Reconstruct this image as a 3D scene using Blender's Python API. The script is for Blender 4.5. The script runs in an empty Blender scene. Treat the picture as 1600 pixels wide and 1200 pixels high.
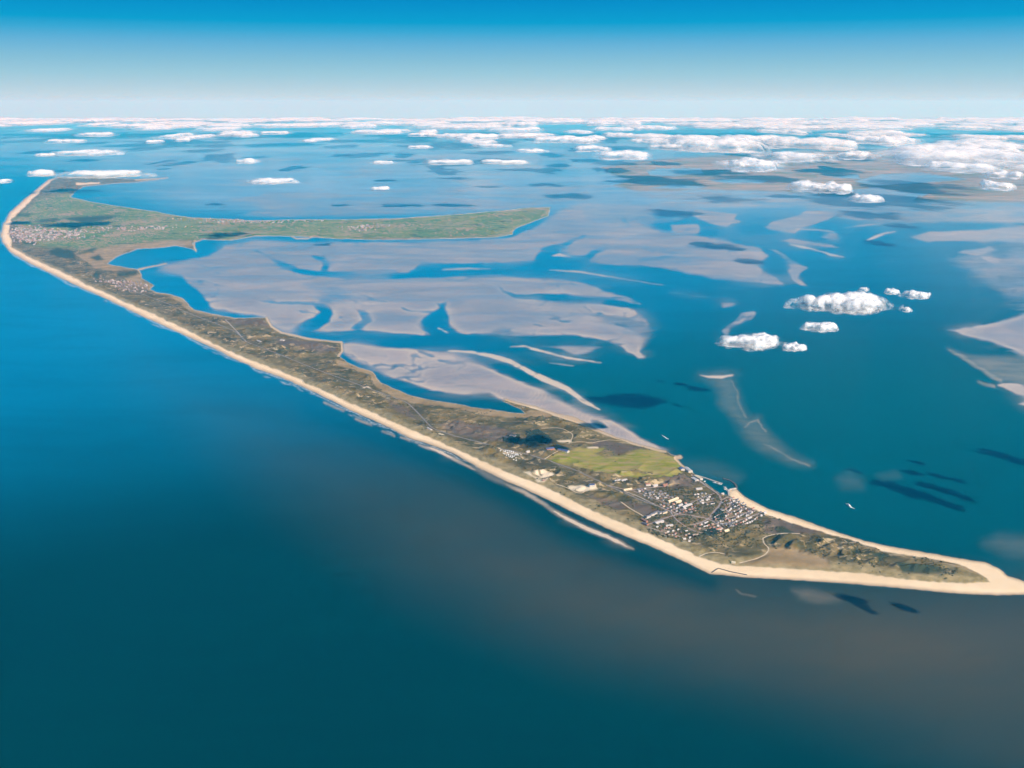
import bpy, math, random
import numpy as np

scene = bpy.context.scene
col = scene.collection
random.seed(7)
rng = np.random.default_rng(11)

# ------------------------------------------------------------------ camera
F_PX, CAM_H, V_INF = 1570.0, 2000.0, 160.0          # focal length in photo pixels, flying height, eye level row
PITCH = math.atan((600.0 - V_INF) / F_PX)
cam_d = bpy.data.cameras.new('camera')
cam_d.sensor_width = 36.0
cam_d.lens = F_PX / 1600.0 * 36.0
cam_d.clip_start, cam_d.clip_end = 5.0, 600000.0
cam = bpy.data.objects.new('camera', cam_d)
cam.location = (0, 0, CAM_H)
cam.rotation_euler = (math.pi / 2 - PITCH, 0, 0)
col.objects.link(cam)
scene.camera = cam

# ------------------------------------------------------------------ sun and sky
SUN_EL, SUN_AZ = math.radians(30.0), math.radians(-49.0)   # azimuth measured from +x, counter-clockwise: right and behind the camera
SUN_DIR = np.array([math.cos(SUN_EL) * math.cos(SUN_AZ), math.cos(SUN_EL) * math.sin(SUN_AZ), math.sin(SUN_EL)])
sun_d = bpy.data.lights.new('sun', 'SUN')
sun_d.energy, sun_d.angle, sun_d.color = 4.6, math.radians(0.53), (1.0, 0.93, 0.83)
sun = bpy.data.objects.new('sun', sun_d)
from mathutils import Vector
sun.rotation_euler = Vector(SUN_DIR).to_track_quat('Z', 'Y').to_euler()
sun.location = (3000, -3000, 6000)
col.objects.link(sun)

world = bpy.data.worlds.new('World')
scene.world = world
world.use_nodes = True
wn, wl = world.node_tree.nodes, world.node_tree.links
wn.clear()
w_out = wn.new('ShaderNodeOutputWorld')
w_bg = wn.new('ShaderNodeBackground')
w_sky = wn.new('ShaderNodeTexSky')
w_sky.sky_type = 'NISHITA'
w_sky.sun_disc = False
w_sky.sun_elevation = SUN_EL
w_sky.sun_rotation = math.pi / 2 - SUN_AZ
w_sky.altitude = 2000.0
w_sky.air_density, w_sky.dust_density, w_sky.ozone_density = 1.0, 0.6, 3.0
w_bg.inputs['Strength'].default_value = 0.10
# the clear air seen from flying height: pale at the horizon, quickly deep blue above it
w_tc = wn.new('ShaderNodeTexCoord')
w_sep = wn.new('ShaderNodeSeparateXYZ')
w_map = wn.new('ShaderNodeMapRange')
w_map.inputs['From Min'].default_value = -0.04
w_map.inputs['From Max'].default_value = 0.16
w_ramp = wn.new('ShaderNodeValToRGB')
SKY = [(-0.04, (3.275, 3.813, 3.5)), (-0.006, (3.386, 3.935, 3.733)), (0.001, (3.424, 4.058, 4.142)), (0.006, (3.202, 3.935, 4.227)), (0.014, (2.62, 3.615, 4.1)), (0.0254, (1.939, 3.312, 3.976)), (0.0379, (1.374, 2.92, 3.853)), (0.0522, (0.769, 2.493, 3.853)), (0.0635, (0.24, 2.162, 3.694)), (0.0715, (0.025, 1.912, 3.5)), (0.0917, (0.014, 1.441, 3.239)), (0.16, (0.01, 1.027, 2.784))]
while len(w_ramp.color_ramp.elements) < len(SKY):
    w_ramp.color_ramp.elements.new(0.5)
for e, (z, c) in zip(w_ramp.color_ramp.elements, SKY):
    e.position = (z + 0.04) / 0.2
    e.color = (*[k / 6.5 for k in c], 1)
w_scale = wn.new('ShaderNodeMix'); w_scale.data_type = 'RGBA'; w_scale.blend_type = 'MULTIPLY'
w_scale.inputs[0].default_value = 1.0
w_scale.inputs[7].default_value = (6.5, 6.5, 6.5, 1)
w_fade = wn.new('ShaderNodeMapRange')
w_fade.inputs['From Min'].default_value = 0.40
w_fade.inputs['From Max'].default_value = 0.85
w_mix = wn.new('ShaderNodeMix'); w_mix.data_type = 'RGBA'
wl.new(w_tc.outputs['Generated'], w_sep.inputs[0])
wl.new(w_sep.outputs['Z'], w_map.inputs['Value'])
wl.new(w_map.outputs[0], w_ramp.inputs[0])
wl.new(w_ramp.outputs[0], w_scale.inputs[6])
wl.new(w_sep.outputs['Z'], w_fade.inputs['Value'])
wl.new(w_fade.outputs[0], w_mix.inputs[0])
wl.new(w_scale.outputs[2], w_mix.inputs[6])
wl.new(w_sky.outputs[0], w_mix.inputs[7])
wl.new(w_mix.outputs[2], w_bg.inputs['Color'])
wl.new(w_bg.outputs[0], w_out.inputs[0])

vs = scene.view_settings
vs.view_transform = 'Standard'
vs.look = 'None'
vs.gamma = 1.0
vs.use_curve_mapping = False
vs.exposure = 0.82
cy = scene.cycles
cy.max_bounces, cy.diffuse_bounces, cy.glossy_bounces, cy.transmission_bounces = 6, 4, 1, 4
cy.volume_bounces, cy.transparent_max_bounces = 1, 14
cy.use_denoising = True
cy.use_adaptive_sampling = True
cy.adaptive_threshold = 0.03

# ------------------------------------------------------------------ helpers
CP, SP = math.cos(PITCH), math.sin(PITCH)

def at(u, v, z=0.0):
    """place in the landscape (metres) for a spot read off the photograph at height z"""
    u = np.asarray(u, float); v = np.asarray(v, float)
    a = (u - 800.0) / F_PX
    b = -(v - 600.0) / F_PX
    ry = CP + b * SP
    rz = -SP + b * CP
    t = (z - CAM_H) / rz
    return a * t, ry * t

def pix(x, y, z):
    """the inverse: photograph spot of a place"""
    dz = z - CAM_H
    d = y * CP - dz * SP
    return 800 + F_PX * x / d, 600 - F_PX * (y * SP + dz * CP) / d

def tag(o, label=None, cat=None, group=None, kind=None):
    if label: o['label'] = label
    if cat: o['category'] = cat
    if group: o['group'] = group
    if kind: o['kind'] = kind
    return o

def mesh_np(name, verts, faces, mats, fm=None, smooth=False, parent=None):
    """verts (n,3), faces (m,3|4) -> linked object"""
    me = bpy.data.meshes.new(name)
    verts = np.ascontiguousarray(verts, dtype=np.float32)
    faces = np.ascontiguousarray(faces, dtype=np.int32)
    k = faces.shape[1]
    me.vertices.add(len(verts)); me.vertices.foreach_set('co', verts.ravel())
    me.loops.add(faces.size); me.loops.foreach_set('vertex_index', faces.ravel())
    me.polygons.add(len(faces))
    me.polygons.foreach_set('loop_start', np.arange(0, faces.size, k, dtype=np.int32))
    me.polygons.foreach_set('loop_total', np.full(len(faces), k, dtype=np.int32))
    for m in (mats if isinstance(mats, (list, tuple)) else [mats]):
        me.materials.append(m)
    if fm is not None:
        me.polygons.foreach_set('material_index', np.asarray(fm, dtype=np.int32))
    me.polygons.foreach_set('use_smooth', np.full(len(faces), smooth, dtype=bool))
    me.update(calc_edges=True)
    o = bpy.data.objects.new(name, me)
    col.objects.link(o)
    if parent: o.parent = parent
    return o

_perm = rng.permutation(4096).astype(np.int64)
_gx = np.cos(rng.random(4096) * 2 * np.pi); _gy = np.sin(np.arccos(np.clip(_gx, -1, 1))) * rng.choice([-1, 1], 4096)
def pnoise(x, y, seed=0):
    x = np.asarray(x, float); y = np.asarray(y, float)
    xi = np.floor(x).astype(np.int64); yi = np.floor(y).astype(np.int64)
    fx = x - xi; fy = y - yi
    def g(ix, iy, dx, dy):
        h = _perm[(_perm[(ix + seed * 131) & 4095] + iy * 7 + seed) & 4095]
        return _gx[h] * dx + _gy[h] * dy
    sx = fx * fx * fx * (fx * (fx * 6 - 15) + 10); sy = fy * fy * fy * (fy * (fy * 6 - 15) + 10)
    a = g(xi, yi, fx, fy); b = g(xi + 1, yi, fx - 1, fy)
    c = g(xi, yi + 1, fx, fy - 1); d = g(xi + 1, yi + 1, fx - 1, fy - 1)
    ab = a + sx * (b - a); cd = c + sx * (d - c)
    return (ab + sy * (cd - ab)) * 1.4

def fbm(x, y, octv=4, seed=0, gain=0.5):
    s = 0; a = 1.0; t = 0
    for k in range(octv):
        s = s + a * pnoise(x * 2 ** k, y * 2 ** k, seed + k); t += a; a *= gain
    return s / t

def sstep(a, b, x):
    t = np.clip((x - a) / (b - a), 0, 1)
    return t * t * (3 - 2 * t)

# ------------------------------------------------------------------ the ground grid (laid out in image pixel columns and rows)
us = np.arange(-130, 1731, 2.0)
vsr = np.concatenate([np.arange(189.5, 300, 1.0), np.arange(300, 950, 1.25), np.arange(950, 1290, 4.0)])
NV, NU = len(vsr), len(us)
U, V = np.meshgrid(us, vsr)
X, Y = at(U, V)
n1 = fbm(U / 60, V / 24, 3, 1); n2 = fbm(U / 60, V / 24, 3, 5)
n3 = fbm(U / 14, V / 7, 2, 9); n4 = fbm(U / 14, V / 7, 2, 13)
kw = sstep(180, 420, V)
UW = U + (9 * n1 + 2.5 * n3) * kw; VW = V + (3.0 * n2 + 1.0 * n4) * kw * 1.0      # loose edges (mud, shoals)
UL = U + 1.6 * n3 * kw; VL = V + 0.9 * n4 * kw                                    # firmer edges (coast)

def fld(v=0.0): return np.full((NV, NU), v, dtype=np.float32)

def _window(pts, m):
    p = np.asarray(pts, float)
    i0, i1 = np.searchsorted(vsr, [p[:, 1].min() - m, p[:, 1].max() + m])
    j0, j1 = np.searchsorted(us, [p[:, 0].min() - m, p[:, 0].max() + m])
    return p, slice(max(i0, 0), min(i1 + 1, NV)), slice(max(j0, 0), min(j1 + 1, NU))

def poly_sd(pts, m, A, B):
    p, si, sj = _window(pts, m)
    x, y = A[si, sj], B[si, sj]
    d = np.full(x.shape, 1e9); ins = np.zeros(x.shape, bool)
    q = np.roll(p, -1, 0)
    for (x0, y0), (x1, y1) in zip(p, q):
        ex, ey = x1 - x0, y1 - y0
        t = np.clip(((x - x0) * ex + (y - y0) * ey) / (ex * ex + ey * ey + 1e-9), 0, 1)
        d = np.minimum(d, (x - x0 - t * ex) ** 2 + (y - y0 - t * ey) ** 2)
        if y0 != y1:
            c = ((y0 > y) != (y1 > y)) & (x < ex * (y - y0) / ey + x0)
            ins ^= c
    d = np.sqrt(d)
    return si, sj, np.where(ins, d, -d)

def line_sd(pts, w, m, A, B):
    p, si, sj = _window(pts, m + (max(w) if isinstance(w, (list, tuple)) else w))
    if not isinstance(w, (list, tuple)): w = [w] * len(p)
    x, y = A[si, sj], B[si, sj]
    d = np.full(x.shape, -1e9)
    for k in range(len(p) - 1):
        (x0, y0), (x1, y1) = p[k], p[k + 1]
        ex, ey = x1 - x0, y1 - y0
        t = np.clip(((x - x0) * ex + (y - y0) * ey) / (ex * ex + ey * ey + 1e-9), 0, 1)
        d = np.maximum(d, (w[k] + (w[k + 1] - w[k]) * t) / 2 - np.hypot(x - x0 - t * ex, y - y0 - t * ey))
    return si, sj, d

def paint(f, val, sd, soft, mode='mix'):
    si, sj, d = sd
    a = sstep(-soft / 2, soft / 2, d)
    if mode == 'mix': f[si, sj] = f[si, sj] * (1 - a) + val * a
    elif mode == 'max': f[si, sj] = np.maximum(f[si, sj], val * a)
    return a

def blur(f, ku, kv_):
    for ax, k in ((1, ku), (0, kv_)):
        c = np.cumsum(np.pad(f, [(k + 1, k) if a == ax else (0, 0) for a in (0, 1)], mode='edge'), axis=ax)
        f = (np.take(c, range(2 * k + 1, c.shape[ax]), ax) - np.take(c, range(0, c.shape[ax] - 2 * k - 1), ax)) / (2 * k + 1)
    return f
def P(f, val, pts, soft=4, mode='mix', firm=False):
    paint(f, val, poly_sd(pts, soft + 14, UL if firm else UW, VL if firm else VW), soft, mode)
def S(f, val, pts, w, soft=3, mode='mix', firm=False):
    paint(f, val, line_sd(pts, w, soft + 14, UL if firm else UW, VL if firm else VW), soft, mode)

# ------------------------------------------------------------------ tidal flats, bars, channels
sand, rim, silt, shoal = fld(), fld(), fld(), fld()
flat_id = np.full((NV, NU), -1, dtype=np.int32)
FLATS = []
def flat(label, pts, val=1.0, soft=5, name='tidal_flat', wet=0.0):
    sd = poly_sd(pts, soft + 14, UW, VW)
    a = paint(sand, val, sd, soft, 'max')
    k = len(FLATS); FLATS.append((name, label))
    sub = flat_id[sd[0], sd[1]]; sub[a * val > 0.45] = k
def bar(label, pts, w, val=1.0, soft=2.5):
    sd = line_sd(pts, w, soft + 14, UL, VL)
    a = paint(sand, val, sd, soft, 'max'); paint(rim, 0.8, sd, soft + 1, 'max')
    k = len(FLATS); FLATS.append(('sandbar', label))
    sub = flat_id[sd[0], sd[1]]; sub[a * val > 0.45] = k

# far north and the banks beyond the green peninsula
flat('hazy pale sandbank far behind the long white cloud', [(140, 250), (170, 249), (230, 253), (345, 254), (345, 259), (250, 260), (190, 259), (160, 256)], 0.9, 3)
flat('broad hazy mudflat below the horizon clouds', [(445, 258), (560, 246), (760, 238), (900, 246), (960, 262), (900, 268), (700, 262), (560, 268), (480, 270)], 0.5, 7)
flat('streaky far mudflat behind the green peninsula', [(350, 312), (420, 300), (540, 296), (700, 291), (850, 288), (960, 292), (900, 312), (800, 327), (700, 333), (560, 338), (440, 340), (370, 338), (410, 326)], 0.62, 8)
flat('thin far mudflat off the northern arm of the island', [(120, 312), (180, 300), (260, 292), (330, 296), (270, 306), (200, 316), (250, 326), (330, 338), (240, 330), (180, 320)], 0.35, 6)
# the wide flats inside the bay
flat('largest mudflat spreading below the green peninsula', [
    (222, 434), (258, 415), (300, 404), (330, 399), (350, 384), (400, 376), (470, 378), (560, 379), (660, 379), (740, 377), (800, 371), (832, 358), (858, 341), (880, 326), (905, 322),
    (918, 345), (900, 368), (872, 385), (850, 392), (842, 400), (846, 409), (800, 410), (740, 412), (662, 412), (640, 425), (580, 430), (640, 434), (719, 431), (775, 431), (831, 433), (880, 437), (917, 442),
    (950, 457), (982, 465), (1003, 477), (972, 477), (990, 485), (1007, 496), (1012, 505), (1011, 532), (1000, 548), (1004, 560), (992, 560), (977, 546), (955, 535), (925, 528), (890, 523), (850, 523),
    (810, 526), (775, 521), (740, 521), (700, 526), (662, 525), (595, 519), (561, 516), (520, 517), (500, 520), (477, 524), (440, 521), (425, 510), (414, 497), (370, 494), (340, 488), (325, 478), (318, 462), (300, 448), (282, 436), (262, 432)], 1.0, 6)
flat('mudflat crossed by a dark creek right of the channel mouth', [(919, 411), (960, 416), (1000, 415), (1056, 422), (1112, 436), (1169, 441), (1225, 447), (1210, 434), (1192, 420), (1178, 414), (1199, 400), (1184, 386), (1130, 377), (1080, 368), (1050, 362), (1010, 352), (985, 343), (955, 352), (938, 370), (955, 385), (940, 392), (925, 402)], 1.0, 5)
flat('largest mudflat spreading below the green peninsula', [(868, 388), (895, 368), (915, 342), (950, 346), (990, 340), (965, 362), (950, 380), (936, 398), (918, 402), (890, 398)], 0.95, 8)
flat('hazy upper mudflat along the mainland shore', [(885, 322), (930, 311), (1000, 301), (1100, 298), (1200, 300), (1300, 306), (1400, 313), (1600, 318), (1850, 320), (1850, 350), (1600, 350), (1480, 348), (1400, 350), (1330, 345), (1260, 326), (1170, 324), (1090, 325), (1060, 345), (1010, 350), (960, 362), (920, 372), (900, 350)], 0.62, 9)
flat('pale wedge of mud in the middle of the upper bay', [(1082, 337), (1090, 325), (1112, 331), (1155, 335), (1147, 342), (1172, 345), (1145, 349), (1135, 355), (1110, 349)], 1, 4)
flat('small rounded mudbank beside the upper bay creek', [(1050, 350), (1090, 350), (1095, 360), (1087, 366), (1055, 362)], 0.95, 3)
flat('pale triangular mudbank below the cloud pair', [(1192, 356), (1207, 345), (1247, 336), (1262, 329), (1287, 330), (1312, 335), (1282, 347), (1250, 357), (1240, 365), (1217, 361)], 1, 4)
flat('mudflat reaching in at the far right below the mainland', [(1420, 371), (1450, 362), (1525, 359), (1600, 354), (1850, 350), (1850, 388), (1600, 380), (1500, 376), (1450, 379)], 0.85, 5)
flat('ragged mudbank under the right-hand mudflat', [(1493, 395), (1544, 385), (1562, 389), (1525, 399)], 0.9, 4)
flat('small oval mudbank at the right-hand shallows', [(1532, 400), (1562, 404), (1560, 414), (1540, 408)], 0.95, 3)
flat('sunken lavender shallows at the right edge', [(1480, 405), (1540, 392), (1600, 385), (1850, 380), (1850, 500), (1600, 492), (1570, 470), (1545, 445), (1510, 425)], 0.55, 34)
flat('wedge-shaped mudflat pointing in from the right edge', [(1480, 516), (1510, 511), (1550, 505), (1580, 497), (1610, 488), (1850, 470), (1850, 640), (1640, 575), (1600, 558), (1570, 543), (1540, 531), (1506, 524)], 1.0, 6)
flat('sandy islet at the right edge beside the sunken streak', [(1556, 602), (1570, 598), (1590, 600), (1615, 610), (1660, 625), (1650, 635), (1600, 621), (1580, 613)], 1.0, 3, 'sandbar')
flat('sandy sliver cut by the right edge of the view', [(1588, 630), (1602, 626), (1660, 640), (1650, 650), (1602, 634)], 1.0, 2, 'sandbar')
flat('rippled mudflat between the sand spit and the curved bar', [
    (536, 551), (535, 537), (548, 535), (600, 542), (660, 546), (700, 551), (730, 557), (748, 567), (790, 587), (820, 598), (845, 607), (862, 616), (887, 632), (912, 645), (950, 655), (975, 667), (1000, 682), (1022, 694), (1052, 711),
    (1030, 706), (1000, 699), (962, 688), (932, 676), (912, 666), (895, 659), (870, 654), (850, 646), (835, 639), (812, 635), (790, 629), (778, 621), (766, 614), (740, 618), (700, 615), (670, 609), (637, 599), (600, 590), (575, 579), (557, 567)], 1.0, 9)
# bars
flat('hooked pale sandbar above the biggest near cloud', [(1200, 389), (1212, 390), (1230, 400), (1242, 410), (1262, 419), (1250, 427), (1247, 434), (1264, 447), (1250, 445), (1237, 437), (1232, 426), (1236, 417), (1225, 402)], 1.0, 2.5, 'sandbar')
flat('long thin curved sandbar left of the bay opening', [(1217, 376), (1240, 372), (1275, 379), (1300, 382), (1322, 391), (1300, 387), (1270, 383), (1237, 380)], 1, 2.5, 'sandbar')
bar('thin wavy sandbar just under the long curved one', [(1233, 382), (1255, 386), (1280, 392), (1297, 398), (1320, 402)], [2, 4, 2, 4, 2], 0.85)
flat('small arrow-shaped sandbar in the upper bay', [(1282, 369), (1305, 361), (1307, 370), (1315, 379), (1300, 375)], 0.9, 3, 'sandbar')
bar('narrow sandbar below the triangular mudbank', [(1245, 358), (1275, 359), (1302, 362)], 2.5, 0.8)
bar('slanting sandbar alone in the upper right water', [(1353, 376), (1368, 370), (1384, 364), (1400, 362)], [2, 5, 4, 2], 0.9)
bar('faint streaky sandbar right of the arrow-shaped one', [(1318, 356), (1350, 352), (1380, 350)], [2, 4, 2], 0.6, 4)
flat('small shield-shaped sandbar left of the near clouds', [(1120, 470), (1150, 472), (1152, 476), (1127, 482)], 0.95, 3, 'sandbar')
flat('club-shaped sandbar just behind the wispy cloud', [(1132, 523), (1131, 515), (1150, 500), (1162, 489), (1184, 486), (1180, 495), (1160, 505), (1142, 512), (1137, 526)], 0.95, 3, 'sandbar')
flat('faint small sandbar above the twin cloudlets', [(1380, 406), (1400, 406), (1405, 411), (1390, 412)], 0.7, 4, 'sandbar')
bar('hair-thin sand streak off the channel mouth', [(857, 422), (907, 425), (975, 436), (1037, 446)], [2, 3.5, 2, 1.2], 0.8)
bar('hair-thin sand streak left of the open bay', [(1000, 440), (1042, 446)], [2, 1.4], 0.55)
bar('hair-thin sand streak below two others in the bay', [(1045, 456), (1105, 465)], [1.6, 1.6], 0.6)
bar('short sand streak under the crossed mudflat', [(1122, 450), (1172, 452)], [1.6, 1.6], 0.45)
bar('pale bar inside the upper channel', [(690, 421), (730, 420), (768, 420)], [2, 3.5, 1.5], 0.8)
bar('slender sandbar in the lower channel mouth', [(797, 542), (820, 541), (850, 550), (887, 559), (940, 567)], [2, 3.5, 4, 4, 2], 0.95)
flat('faint triangular shoal between the slender bars', [(845, 541), (910, 540), (945, 542), (920, 552), (900, 556), (875, 547)], 0.75, 6, 'sandbar')
bar('short thin sandbar below the slender pair', [(857, 567), (897, 572)], [2, 2.4], 0.75)
bar('long curved sandbar guarding the rippled mudflat', [(700, 548), (737, 550), (762, 554), (795, 564), (825, 580), (850, 592), (885, 607), (912, 627), (937, 640)], [3, 5, 7, 8, 7, 9, 8, 7, 3], 1.0)
bar('bright edge of the sunken plume in the sound', [(1093, 586), (1108, 589), (1128, 589), (1146, 586)], [2, 4, 5, 3], 0.9)

# channels, creeks and pools cut back out
def cut(pts, soft=4, val=0.0): P(sand, val, pts, soft)
def creek(pts, w, val=0.1, soft=3): S(sand, val, pts, w, soft)
cut([(430, 411), (456, 419), (512, 424), (580, 429), (640, 426), (690, 419), (775, 412), (842, 408), (866, 406), (900, 407), (925, 411), (1010, 418), (1060, 430), (1010, 470), (962, 458), (925, 444), (880, 437), (831, 433), (775, 432), (719, 432), (640, 435), (580, 437), (524, 433), (475, 429), (437, 418)], 4)
bar('pale bar inside the upper channel', [(690, 421), (730, 420), (768, 420)], [2, 3.5, 1.5], 0.8)
bar('hair-thin sand streak off the channel mouth', [(857, 422), (907, 425), (975, 436), (1037, 446)], [2, 3.5, 2, 1.2], 0.8)
cut([(775, 445), (785, 453), (807, 459), (845, 460), (880, 459), (925, 465), (965, 469), (1008, 478), (985, 482), (972, 480), (925, 475), (875, 471), (840, 469), (807, 465), (785, 457)], 3)
cut([(484, 474), (505, 473), (518, 485), (513, 502), (494, 514), (482, 518), (520, 519), (561, 516), (595, 519), (662, 525), (719, 523), (756, 521), (812, 526), (887, 529), (944, 533), (970, 541), (985, 556), (990, 580), (900, 560), (800, 556), (735, 548), (662, 544), (602, 540), (550, 533), (505, 529), (475, 527), (458, 519), (460, 511), (486, 497), (496, 487), (488, 478)], 4)
bar('slender sandbar in the lower channel mouth', [(797, 542), (820, 541), (850, 550), (887, 559), (940, 567)], [2, 3.5, 4, 4, 2], 0.95)
flat('faint triangular shoal between the slender bars', [(845, 541), (910, 540), (945, 542), (920, 552), (900, 556), (875, 547)], 0.75, 6, 'sandbar')
cut([(657, 502), (668, 494), (689, 482), (676, 472), (686, 476), (698, 470), (700, 495), (702, 508), (716, 518), (741, 527), (681, 526), (662, 515)], 4)
bar('tiny bar inside the pool of the lower channel', [(684, 512), (692, 516), (700, 520)], [3, 4, 2], 0.8)
cut([(557, 483), (577, 489), (583, 500), (562, 517), (548, 512), (566, 500)], 5, 0.25)
cut([(770, 512), (795, 503), (790, 512), (800, 520), (770, 520)], 4, 0.6)
creek([(400, 469), (437, 474), (490, 474)], [2, 3, 5]); creek([(625, 480), (644, 486), (676, 488)], [2.5, 3, 3], 0.2)
creek([(300, 412), (330, 420), (400, 415), (440, 413)], 2.4, 0.35); creek([(400, 392), (415, 401), (437, 409), (460, 420)], [3, 4, 6, 8], 0.1)
creek([(490, 400), (507, 405), (512, 416), (505, 427)], [5, 10, 9, 10], 0.15, 4); creek([(655, 401), (659, 411), (700, 414)], [2, 3, 4], 0.2)
creek([(842, 405), (850, 392), (880, 382), (914, 368)], [14, 12, 9, 3], 0.05); creek([(880, 404), (915, 404), (936, 392), (955, 385)], [8, 10, 9, 4], 0.05)
bar('pale mud islet at the fork of the creeks', [(862, 400), (874, 398), (892, 402)], [2, 6, 2], 0.8)
creek([(1000, 407), (1037, 401), (1057, 395)], [4, 4, 2], 0.3); creek([(1075, 385), (1120, 387), (1165, 390)], [3, 6, 3], 0.25, 4); creek([(1140, 408), (1165, 410), (1190, 412)], [3, 8, 6], 0.3, 4)
creek([(860, 500), (900, 490), (940, 494), (1000, 505)], [2, 3, 8, 12], 0.55, 6); creek([(790, 488), (840, 486), (900, 488)], [2, 3, 2], 0.75, 4)
creek([(655, 549), (677, 556)], [4, 4], 0.15); creek([(689, 563), (706, 566), (726, 566)], [3, 6, 3], 0.1)
creek([(870, 500), (970, 507), (1012, 520)], [1, 6, 18], 0.5, 8)
P(sand, 0.5, [(495, 456), (545, 458), (540, 478), (515, 474)], 14)
P(sand, 0.1, [(918, 657), (935, 660), (950, 668), (937, 669), (922, 663)], 4)
P(sand, 0.25, [(1012, 335), (1040, 328), (1075, 332), (1065, 340), (1030, 342)], 6); creek([(1000, 352), (1040, 362), (1090, 369)], [2, 4, 3], 0.3)
P(sand, 0.15, [(1150, 330), (1200, 328), (1250, 332), (1200, 346), (1190, 358), (1215, 366), (1200, 385), (1180, 380), (1150, 372), (1110, 366), (1130, 358), (1165, 350), (1160, 340)], 10)
for q in ((1330, 330, 1440, 336), (1450, 338, 1540, 334), (1240, 322, 1330, 328), (1380, 345, 1460, 350)): creek([(q[0], q[1]), ((q[0] + q[2]) / 2, (q[1] + q[3]) / 2 + 1), (q[2], q[3])], [1, 4, 1], 0.25, 4)
# inner bay water lying against the island
P(sand, 0.05, [(217, 424), (240, 424), (285, 430), (290, 442), (305, 452), (318, 466), (330, 482), (370, 490), (412, 495), (412, 500), (330, 496), (285, 470), (240, 455), (222, 440)], 10)
P(sand, 0.02, [(534, 555), (560, 566), (580, 577), (605, 590), (640, 600), (680, 611), (705, 617), (745, 622), (775, 624), (800, 632), (820, 645), (775, 644), (700, 634), (640, 618), (600, 600), (570, 580)], 6)
# streaked, wet far field
fs = fbm(U / 120, V / 5.0, 4, 21)
far = sstep(345, 300, V) * sstep(225, 250, V)
sand *= (1 - far * 0.75 * sstep(-0.15, 0.25, fs))
sand = np.maximum(sand, far * sstep(100, 400, U) * 0.62 * sstep(-0.15, 0.3, fbm(U / 160, V / 6.0, 4, 33)))
wetn = fbm(U / 90, V / 22, 4, 41)
sand *= 1 - 0.32 * sstep(0.05, 0.45, wetn) * sstep(1.0, 0.8, rim)
rdg = np.abs(fbm(UW / 46, VW / 15, 3, 121)); band = sstep(-0.05, 0.25, fbm(U / 150, V / 45, 2, 131))
sand *= 1 - 0.42 * sstep(0.045, 0.0, rdg) * band * sstep(325, 380, V) * (rim < 0.3)
# branching creeks draining the flats
wr = np.random.default_rng(5); sb_ = None
def _s(u, v):
    return sand[min(max(np.searchsorted(vsr, v), 0), NV - 1), min(max(int((u - us[0]) / 2), 0), NU - 1)]
made = 0
for _ in range(4000):
    if made >= 120: break
    u, v = wr.uniform(300, 1230), wr.uniform(335, 600)
    if not (0.25 < _s(u, v) < 0.7): continue
    a = wr.uniform(0, 2 * math.pi); ok = [t for t in np.linspace(0, 2 * math.pi, 16) if _s(u + 14 * math.cos(t), v + 6 * math.sin(t)) > 0.9]
    if not ok: continue
    a = ok[wr.integers(len(ok))]; fsz = np.interp(v, [335, 600], [0.6, 1.15])
    stack = [(u, v, a, wr.uniform(2.2, 4.2) * fsz, 0)]
    while stack:
        u, v, a, w0, lvl = stack.pop(); pts = [(u, v)]; n_ = wr.integers(6, 14) if lvl == 0 else wr.integers(3, 7)
        for k in range(n_):
            a += wr.normal(0, .38); u += 5.5 * fsz * math.cos(a); v += 2.4 * fsz * math.sin(a)
            if _s(u, v) < 0.5: break
            pts.append((u, v))
            if lvl < 2 and wr.random() < .22: stack.append((u, v, a + wr.choice([-1, 1]) * wr.uniform(.5, 1.1), w0 * (1 - k / n_) * .7, lvl + 1))
        if len(pts) > 2: S(sand, 0.30, pts, list(np.linspace(w0, .5, len(pts))), 1.8); made += lvl == 0
sand = blur(sand.astype(np.float64), 1, 1)
sand_b = blur(blur(sand, 5, 5), 4, 4)
softm = sstep(-0.15, 0.30, fbm(U / 120, V / 36, 3, 181)) * sstep(0.5, 0.2, rim) * 0.9
sand = sand * (1 - softm) + np.clip(sand_b * 1.05, 0, 1) * softm
# shoals: sand seen through shallow water
P(shoal, 0.19, [(1095, 586), (1147, 588), (1150, 620), (1165, 652), (1186, 654), (1203, 682), (1232, 706), (1266, 727), (1240, 724), (1200, 708), (1170, 688), (1150, 662), (1130, 630), (1118, 600)], 26)
S(shoal, 0.55, [(1160, 668), (1172, 660), (1186, 656), (1196, 674)], 3, 5, 'max'); S(shoal, 0.45, [(1195, 694), (1230, 712), (1264, 727)], 3, 6, 'max'); S(shoal, 0.4, [(1145, 596), (1153, 630), (1166, 652)], 3, 6, 'max')
P(shoal, 0.35, [(1484, 546), (1512, 556), (1600, 560), (1650, 600), (1600, 606), (1560, 592), (1540, 578), (1510, 560)], 14, 'max')
S(shoal, 0.55, [(1486, 548), (1510, 560), (1540, 578), (1566, 594)], [3, 6, 6, 8], 6, 'max'); S(shoal, 0.5, [(1530, 596), (1552, 604)], [4, 5], 5, 'max')
P(shoal, 0.13, [(1540, 848), (1560, 838), (1610, 840), (1660, 860), (1620, 878), (1570, 866)], 34, 'max')
P(shoal, 0.22, [(1240, 922), (1262, 920), (1300, 930), (1312, 937), (1280, 940), (1250, 934)], 20, 'max')
P(shoal, 0.09, [(1308, 748), (1330, 740), (1348, 748), (1345, 762), (1320, 762)], 26, 'max'); P(shoal, 0.09, [(1370, 742), (1400, 738), (1406, 746), (1380, 750)], 16, 'max')
P(shoal, 0.08, [(1065, 724), (1110, 722), (1160, 742), (1150, 752), (1100, 742)], 30, 'max')
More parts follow.
